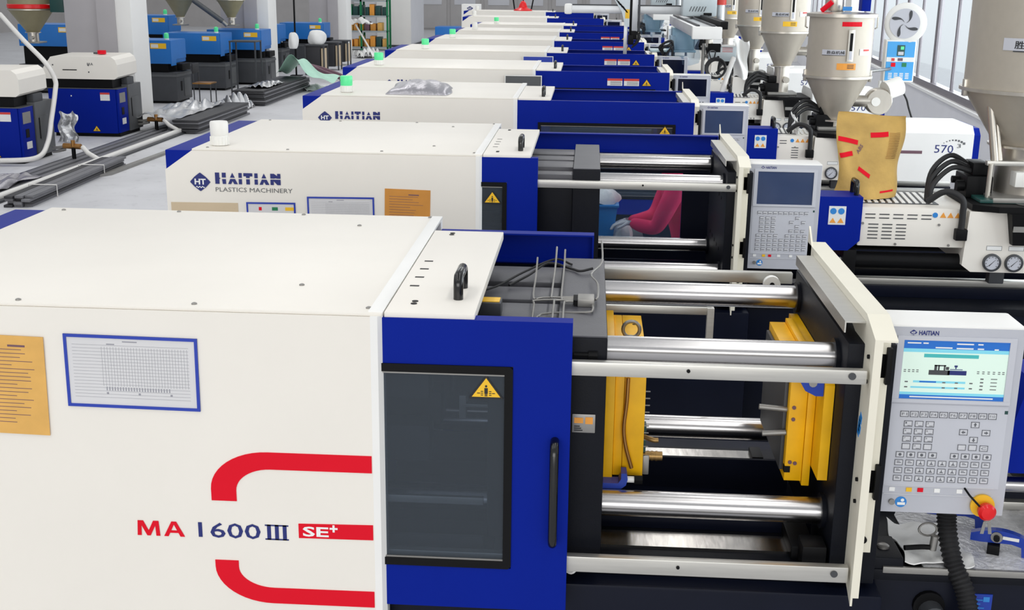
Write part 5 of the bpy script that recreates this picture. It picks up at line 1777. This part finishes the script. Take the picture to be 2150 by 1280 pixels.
# ------------------------------------------------------------------ machines on the left side of the aisle
def side_machine(xr, y0, label):
    e = empty('injection_machine_end', (xr, y0, 0))
    tag(e, label, 'machine', 'white and dark blue machines left of the aisle')
    # white housing, chamfered
    pf = [(-1.25, 1.12), (-1.11, 1.30), (-.10, 1.31), (-.03, 1.26), (0, 1.18), (0, .985), (-.06, .945), (-1.22, .945)]
    h = MB()
    n = len(pf)
    vs = [(u, .0, v) for u, v in pf] + [(u, .86, v + .02) for u, v in pf]
    h.add(vs, [tuple(range(n))[::-1], tuple(range(n, 2 * n))] + [(i, (i + 1) % n, n + (i + 1) % n, n + i) for i in range(n)])
    h.f = [q[::-1] for q in h.f]
    ho = h.build('housing', 'white_paint', e)
    B('housing_slot', 'black', ho, -.92, -.68, -.003, 0, 1.085, 1.10)
    ma_letters(ho, 'grey_print', -.50, -.40, 1.17, 1.21, -.001)
    for (sx, sz) in ((-1.08, 1.17), (-1.08, 1.06), (-.48, 1.17), (-.48, 1.06)):
        MB().cyl((sx, -.004, sz), (sx, 0, sz), .012, 8).build('screw', 'dark_grey', ho, 40)
    B('drive_gap', 'black', e, -1.30, -.12, .05, .80, .80, .945)
    B('drive_motor', 'dark_grey', e, -.20, -.02, .45, .75, .82, .95, .02)
    c = B('cabinet', 'blue_paint', e, -1.20, -.06, .0, .42, .06, .785, .008)
    ce = B('cabinet_end', 'blue_paint', e, -.058, -.02, .012, .40, .07, .79, .004)
    B('cabinet_roof', 'grey_cabinet', e, -1.22, -.02, .0, .42, .787, .797)
    B('base_body', 'grey_cabinet', e, -1.22, -.005, .43, 1.0, .06, .83, .01)
    B('access_panel', 'grey_cabinet', e, -.005, .002, .55, .86, .28, .62, .003)
    B('panel_slot', 'black', e, -.004, .003, .52, .54, .30, .60)
    B('plinth', 'black', e, -1.15, -.05, .06, .95, 0, .06)
    s = B('red_label', 'label_white', c, -.32, -.16, -.003, 0, .60, .73)
    B('label_header', 'label_red', s, -.32, -.16, -.005, -.003, .70, .73)
    warn_triangle(c, -.42, .09, .10, -.001)
    for (sx, sz) in ((-.82, .66), (-.80, .20)):
        B('fastener', 'label_white', c, sx, sx + .02, -.003, 0, sz, sz + .02)
    B('end_plate', 'dull_steel', ce, -.02, -.016, .06, .30, .56, .72)
    B('socket', 'black', ce, -.02, -.014, .12, .22, .36, .48)
    B('white_tag', 'label_white', ce, -.02, -.016, .12, .28, .20, .30)
    return e


side_machine(-7.20, 16.30, 'white and dark blue machine end before the white column')
side_machine(-7.40, 13.25, 'white and dark blue machine end at the left edge, hose looped beside it')


def small_machine(xr, y0, zt, label, hop=True, full=True):
    e = empty('blue_machine', (xr, y0, 0))
    tag(e, label, 'machine', 'light blue machines left of the aisle')
    c = B('cover', 'light_blue_paint', e, -1.35, 0, 0, .95, zt - .48, zt, .012)
    B('cover_end', 'light_blue_paint', e, 0, .012, .01, .30, zt - .52, zt - .005)
    B('cover_end', 'light_blue_paint', e, 0, .012, .30, .94, zt - .40, zt - .005)
    s = B('yellow_label', 'warn_yellow', c, -.42, -.08, -.004, 0, zt - .17, zt - .06)
    B('label_text', 'label_white', s, -.40, -.25, -.006, -.004, zt - .15, zt - .08)
    B('clamp_gap', 'black', e, -1.3, -.10, .10, .85, .64, zt - .48)
    b = B('base', 'dark_grey', e, -1.40, .10, .0, .95, .05, .64, .01)
    B('base_rim', 'grey_cabinet', e, -1.40, .11, -.01, .96, .55, .60, .004)
    B('end_door', 'grey_cabinet', e, .10, .108, .45, .85, .12, .50, .004)
    B('door_slot', 'black', e, .10, .109, .25, .33, .25, .45)
    B('plinth', 'black', e, -1.3, .05, .05, .9, 0, .05)
    B('operator_box', 'black', e, .0, .12, .35, .85, .66, .80, .01)
    bb = MB().lathe([(.05, 0), (.055, .01), (.05, .03)], (-.15, .25, zt), 14).build('beacon', 'white_plastic', e, 40)
    MB().lathe([(.045, .03), (.05, .05), (.048, .13), (0, .15)], (-.15, .25, zt), 14).build('beacon_lens', 'green_lens', bb, 40)
    return e


small_machine(-8.20, 21.7, 1.30, 'light blue machine just right of the nearest white column')
small_machine(-8.10, 24.8, 1.31, 'light blue machine, middle one between the two columns')
small_machine(-7.58, 26.45, 1.33, 'light blue machine left of the second white column, behind a steel frame')
small_machine(-8.25, 30.6, 1.30, 'light blue machine right of the second column')
small_machine(-7.60, 33.6, 1.25, 'light blue machine behind the stacked white sacks')
small_machine(-10.6, 16.6, 1.42, 'light blue machine in the second left row, below the big hopper')
small_machine(-10.9, 23.4, 1.52, 'light blue machine in the second left row, behind the aisle machines')
small_machine(-10.4, 27.9, 1.60, 'light blue machine in the second left row, farthest one')

GL = 'olive hoppers left of the aisle'
def stand_hopper(x, y, zf, r, label):
    e = hopper(x, y, zf, r, .6, .42, label, rn=.28, blower=False, base_z=zf - .62, nm='hopper_olive', mark=False, group=GL)
    return e
lh = stand_hopper(-9.83, 19.0, 1.98, .40, 'large olive hopper with a red band at the left picture edge')
stand_hopper(-9.38, 25.9, 2.06, .33, 'olive hopper above the nearest light blue machine')
stand_hopper(-8.20, 26.15, 2.06, .33, 'olive hopper left of the second white column')


def left_details():
    MB().lathe([(.405, 0), (.415, .01), (.415, .07), (.405, .08)], (0, 0, .63), 36).build('red_band', 'red_gloss', lh, 40)
    g = B('green_control_box', 'green_metal', None, -9.38, -9.12, 18.8, 19.0, 1.93, 2.5, .01)
    tag(g, 'dark green control box hanging beside the large olive hopper', 'control box')
    # white hose loop in front of the left machine
    pts = [(-8.44, 15.0, 2.01), (-7.914, 14.6, 1.646), (-7.50, 14.35, 1.345), (-7.36, 14.32, 1.10), (-7.33, 14.22, .93), (-7.275, 13.9, .569), (-7.178, 13.5, .276), (-7.196, 13.16, .114), (-7.679, 13.05, .078), (-8.3, 13.05, .075)]
    tag(MB().tube(smooth_path(pts, 8), .035, 10).build('flexible_hose', 'white_pipe', None, 50), 'thick pale flexible hose looping beside the left machine', 'hose')
    # hoppers' slanted chutes
    for (a, b_, l) in (((-9.95, 22.6, 1.9), (-9.2, 22.9, 1.35), 'slanted grey chute beside the first olive hopper'), ((-8.95, 25.6, 2.05), (-8.35, 25.9, 1.55), 'slanted grey chute between the two olive hoppers')):
        d = MB().cyl(a, b_, .06, 10).build('feed_chute', 'grey_cabinet', None, 40)
        tag(d, l, 'chute')
        MB().cyl(b_, (Vector(b_) + Vector((.1, .03, -.1)))[:], .05, 10).build('chute_end', 'dull_steel', d, 40)
    # floor boards
    lab = 'long flat grey board on the floor along the left machines'
    for k in range(7):
        x = -7.06 + k * .105
        o = MB().box(x, x + .095, 9.2 + .25 * (k % 3), 17.9 - .35 * (k % 4), .0, .03 + .012 * ((k * 5) % 3), .004).build('floor_board', 'plank_grey' if k % 3 else 'dark_grey', None, 35)
        tag(o, lab, 'board', 'long boards on the floor')
    # strapped bundle of slats
    e = empty('slat_bundle', (-6.02, 10.1, 0))
    e.rotation_euler = (0, 0, radians(2.2))
    tag(e, 'strapped bundle of grey slats in the aisle, nearest on the floor', 'bundle')
    for r_ in range(4):
        for c_ in range(3):
            x = -.16 + c_ * .105 + .012 * (r_ % 2)
            B('slat', 'plank_grey' if (r_ + c_) % 3 else 'plank_dark', e, x, x + .098, .04 * ((r_ * 2 + c_) % 3), 3.15 + .05 * ((r_ + c_) % 3), r_ * .034, r_ * .034 + .030, .003)
    for yy in (.75, 2.35):
        MB().tube([(-.175, yy, .002), (-.175, yy, .145), (.17, yy, .145), (.17, yy, .002)], .008, 6).build('strap', 'white_pipe', e, 50)
    # white pipe run with valves
    pr = empty('pipe_run', (-6.42, 9.2, 0))
    tag(pr, 'white water pipe running along the floor with two branch valves', 'pipe')
    MB().tube([(0, 0, .05), (0, 7.7, .05)], .045, 12).build('main_pipe', 'white_pipe', pr, 50)
    for (yy, br) in ((4.25, (-.29, .15)), (7.65, (-.30, .15))):
        MB().tube([(0, yy, .06), (br[0] * .6, yy + .05, .14), (br[0], yy + br[1], .21)], .035, 10).build('branch_pipe', 'white_pipe', pr, 50)
        v = MB().cyl((br[0] - .03, yy + br[1], .22), (br[0] - .30, yy + br[1] + .05, .22), .04, 12).cyl((br[0] - .14, yy + br[1], .22), (br[0] - .14, yy + br[1], .31), .03, 10)
        v.build('valve', 'copper', pr, 40)
        for q in range(2):
            MB().tube(smooth_path([(br[0] - .28, yy + br[1] + .05, .21 - .04 * q), (br[0] - .40, yy + br[1] + .06, .19 - .05 * q), (br[0] - .48, yy + br[1] + .07, .19 - .06 * q)], 4), .022, 8).build('branch_hose', 'dull_steel', pr, 50)
        MB().cyl((br[0] - .14, yy + br[1], 0), (br[0] - .14, yy + br[1], .2), .03, 10).build('support', 'black', pr, 40)
    o = MB().prism([(-5.98, 12.3), (-5.86, 12.5), (-5.78, 15.4), (-5.86, 15.4)], 'Z', 0, .035).build('steel_channel', 'dull_steel', None)
    tag(o, 'thin steel channel lying alone on the aisle floor', 'channel')
    # plank stacks
    def stack(x0, x1, y0, y1, n, h, label):
        e = empty('plank_stack', ((x0 + x1) / 2, y0, 0))
        tag(e, label, 'planks', 'stacks of dark planks')
        hw = (x1 - x0) / 2
        rnd = random.Random(n)
        for k in range(n):
            o_ = rnd.uniform(-.03, .03)
            B('plank', 'plank_dark' if k % 2 else 'plank_grey', e, -hw + o_, hw + o_, rnd.uniform(0, .12), y1 - y0 - rnd.uniform(0, .4), k * h, k * h + h * .86, .004)
        return e
    stack(-6.55, -6.10, 16.85, 20.2, 6, .040, 'stack of dark planks beside the large foil sheet')
    stack(-6.85, -6.20, 21.5, 25.8, 8, .040, 'taller stack of dark planks below the green sheet')
    def crumple(nm, m_, x0, x1, y0, y1, z0, h, seed, label, cat, n=34, th=.004):
        rnd = random.Random(seed)
        ph = [(rnd.uniform(2, 12), rnd.uniform(2, 12), rnd.uniform(0, 6)) for _ in range(6)]
        def fn(u, v):
            s = sum(sin(a * u * 1.6 + b * v * 1.6 + c) for a, b, c in ph) / 5
            e_ = min(1, 4 * min(u, 1 - u)) * .5 + .5
            return (x0 + (x1 - x0) * u + .05 * s * (y1 - y0) * .3, y0 + (y1 - y0) * v + .04 * sin(9 * u), z0 + th + h * abs(s) * 1.1 * e_ + h * .35 * sin(pi * u) * sin(pi * v))
        return tag(MB().grid(fn, n, n, th).build(nm, m_, None, 30), label, cat)
    crumple('foil_sheet', 'foil', -7.25, -6.45, 17.0, 19.5, .24, .16, 1, 'large crumpled foil sheet in front of the white column', 'foil')
    crumple('foil_roll', 'foil', -7.0, -6.35, 20.55, 21.35, .0, .30, 2, 'crumpled foil roll at the end of the taller plank stack', 'foil')
    crumple('foil_scrap', 'foil', -6.75, -6.25, 22.0, 23.4, .335, .10, 3, 'dark silver foil lying on the taller plank stack', 'foil')
    crumple('foil_scrap', 'foil_grey', -7.05, -6.55, 10.4, 11.9, .06, .10, 9, 'flat silver film on the boards at the left edge', 'film')
    def lean(u, v):
        return (-7.92 + .32 * u + .03 * sin(v * 9), 15.45 + .10 * v + .06 * sin(u * 9 + v * 3), .02 + .46 * v + .03 * sin(u * 11) * v)
    tag(MB().grid(lean, 18, 18, .004).build('foil_bag', 'foil', None, 30), 'silver foil bag leaning between the two left machines', 'bag')
    def green(u, v):
        x = -6.75 + 1.25 * u
        y = 24.6 + 1.4 * v
        z = .36 + .50 * math.exp(-((u - .32) / .22) ** 2) * (1 - .5 * v) - .28 * max(0, u - .6) + .05 * sin(u * 9 + v * 6)
        return (x, y, z)
    tag(MB().grid(green, 26, 18, .004).build('green_sheet', 'green_sheet', None, 30), 'crumpled mint green plastic sheet over the plank stack', 'sheet')
    crumple('white_scrap', 'white_cloth', -6.5, -5.9, 25.0, 26.4, .01, .10, 5, 'white plastic scrap on the floor below the green sheet', 'scrap')
    crumple('white_scrap', 'white_cloth', -7.35, -6.7, 36.9, 38.2, .02, .35, 6, 'white plastic scrap at the foot of the third column', 'scrap')
    crumple('white_film', 'white_cloth', -8.1, -7.0, 38.0, 38.9, 1.05, .20, 8, 'white film draped on a pole before the green rack', 'film')
    tag(MB().cyl((-7.5, 38.2, 1.05), (-6.75, 37.6, 0.0), .03, 8).build('pole', 'white_pipe', None, 40), 'white pole leaning before the green rack', 'pole')
    # sacks on the light blue machine
    def sack(nm, c, r, label):
        def fn(u, v):
            a, b_ = 2 * pi * u, pi * (v - .5)
            k = 1 + .12 * sin(3 * a + 2 * b_) + .06 * sin(7 * a)
            z = r[2] * sin(b_)
            return (c[0] + r[0] * k * cos(b_) ** .6 * cos(a) if cos(b_) > 0 else c[0], c[1] + r[1] * k * max(0, cos(b_)) ** .6 * sin(a), c[2] + max(-r[2] * .8, z))
        tag(MB().grid(fn, 22, 14).build(nm, 'white_cloth', None, 60), label, 'sack')
    sack('white_sack', (-6.98, 29.95, .985), (.24, .22, .22), 'plump white sack on top of the dark stand')
    sack('white_sack', (-7.45, 29.2, .93), (.13, .13, .24), 'narrow white bag hanging in front of the plump sack')
    for (x, y, w_, h_, l) in ((-7.0, 29.7, .55, .82, 'dark cabinet stand below the white sack'), (-6.95, 31.6, .45, .80, 'rusty dark stand behind the white sack stand'), (-7.1, 33.6, .5, .75, 'dark stand before the third white column')):
        e = empty('dark_stand', (x, y, 0))
        tag(e, l, 'stand')
        B('top', 'dark_grey', e, -w_ / 2, w_ / 2, 0, .5, h_ - .04, h_, .004)
        B('body', 'plank_dark', e, -w_ / 2 + .03, w_ / 2 - .12, .03, .45, .10, h_ - .04, .01)
        B('side_board', 'beige_card', e, w_ / 2 - .10, w_ / 2 - .02, .05, .40, .12, h_ - .1, .004)
        for sx in (-1, 1):
            for yy in (.03, .47):
                B('leg', 'dark_grey', e, sx * (w_ / 2 - .02) - .018, sx * (w_ / 2 - .02) + .018, yy - .018, yy + .018, 0, h_ - .04)
    pst = empty('black_post', (-7.45, 29.42, 0))
    tag(pst, 'thin black post carrying the narrow white bag', 'post')
    MB().cyl((0, 0, 0), (0, 0, 2.4), .025, 8).build('post', 'black', pst, 40)
    MB().cyl((0, 0, 1.17), (0, -.24, 1.17), .012, 8).build('hook', 'black', pst, 40)
    B('foot', 'black', pst, -.15, .15, -.1, .15, 0, .02)
    # steel frame table and chair
    t = empty('frame_table', (-7.30, 24.05, 0))
    tag(t, 'black steel frame table before the light blue machine', 'table')
    B('frame_top', 'dark_grey', t, -.36, .26, -.02, .5, 1.16, 1.19)
    for sx in (-.34, .24):
        for yy in (0, .48):
            B('leg', 'dark_grey', t, sx - .015, sx + .015, yy - .015, yy + .015, 0, 1.16)
    c = empty('steel_chair', (-7.62, 22.05, 0))
    tag(c, 'small dark steel chair beside the nearest light blue machine', 'chair')
    B('seat', 'copper', c, -.2, .2, -.2, .2, .40, .43, .006)
    B('backrest', 'plank_dark', c, -.2, -.17, -.2, .2, .62, .82, .006)
    for sx in (-.18, .18):
        for sy in (-.18, .18):
            MB().cyl((sx, sy, 0), (sx, sy, .40), .013, 8).build('leg', 'dark_grey', c, 40)
    for sy in (-.18, .18):
        MB().cyl((-.18, sy, .40), (-.185, sy, .80), .013, 8).build('back_post', 'dark_grey', c, 40)
    r = MB()
    r = empty('red_roll', (-7.62, 16.75, 1.325))
    tag(r, 'red tape roll lying on the white machine housing', 'tape roll')
    MB().lathe([(.035, 0), (.07, 0), (.07, .06), (.035, .06)], (0, 0, .002), 20).build('roll', 'red', r, 40)
    MB().cyl((-.14, 0, .014), (-.02, -.02, .014), .014, 8).build('handle', 'dark_grey', r, 40)
    # scrap heap in the aisle
    for k, (x, y, l) in enumerate(((-6.0, 27.6, 'rusty bent bar on the floor behind the green sheet'), (-6.15, 28.4, 'second rusty bar lying across the first one'))):
        tag(MB().tube(smooth_path([(x - .9, y + .5, .45 - .1 * k), (x - .3, y + .1, .25), (x + .2, y - .2, .12), (x + .25, y - .4, .06)], 5), .05, 8).build('rusty_bar', 'brown_slot', None, 50), l, 'bar')
    # green rack
    e = empty('storage_rack', (-7.85, 41.6, 0))
    tag(e, 'green storage rack with stacked goods beyond the columns', 'rack')
    for sx in (-1.1, -.1, .88):
        for yy in (0, .6):
            B('upright', 'green_rack', e, sx - .035, sx + .035, yy - .03, yy + .03, 0, 2.6)
    for zz in (.12, .70, 1.25, 1.8):
        B('shelf_board', 'green_rack', e, -1.1, .88, 0, .6, zz - .03, zz)
        B('shelf_edge', 'galvanised', e, -1.1, .88, -.03, 0, zz - .05, zz + .01)
    rnd = random.Random(4)
    cols = ['amber', 'orange_card', 'green_metal', 'kraft', 'green_rack', 'brown_slot', 'warn_orange']
    names = {'amber': 'amber', 'orange_card': 'brown', 'green_metal': 'dark green', 'kraft': 'kraft', 'green_rack': 'green', 'brown_slot': 'maroon', 'warn_orange': 'orange'}
    rows = {.12: 'lowest', .70: 'second', 1.25: 'third', 1.8: 'top'}
    for zz in (.12, .70, 1.25, 1.8):
        x = -1.02
        seen = {}
        while x < .70:
            w_ = rnd.uniform(.13, .20)
            m_ = rnd.choice(cols)
            h_ = rnd.uniform(.25, .42)
            o = MB().box(-7.85 + x, -7.85 + x + w_, 41.65, 42.1, zz + .002, zz + h_, .012).build('stored_box', m_, None, 35)
            seen[m_] = seen.get(m_, 0) + 1
            nth = ['first', 'second', 'third', 'fourth', 'fifth', 'sixth', 'seventh'][seen[m_] - 1]
            tag(o, '%s %s goods box from the left on the %s shelf of the green rack' % (nth, names[m_], rows[zz]), 'box', 'goods boxes on the green rack')
            x += w_ + rnd.uniform(.02, .07)
            if abs(x + .1) < .05: x = -.03
    b = B('blue_cabinet', 'light_blue_paint', None, -5.0, -3.6, 40.0, 41.0, 0, .95, .02)
    tag(b, 'low light blue cabinet behind the far machine covers', 'cabinet')
    o = B('orange_pallet', 'orange_card', None, -6.3, -5.2, 42.6, 43.4, 0, .14, .01)
    tag(o, 'flat orange pallet at the foot of the white enclosure', 'pallet')
    c = empty('white_cabinet', (-3.15, 34.2, 0))
    tag(c, 'white cabinet with a dark logo left of the last machine', 'cabinet')
    B('body', 'cool_white', c, -.28, .28, 0, .6, .03, 1.86, .01)
    B('plinth', 'dark_grey', c, -.26, .26, .02, .58, 0, .03)
    ht_logo(c, -.12, .08, 1.68, 1.80, -.002)


left_details()
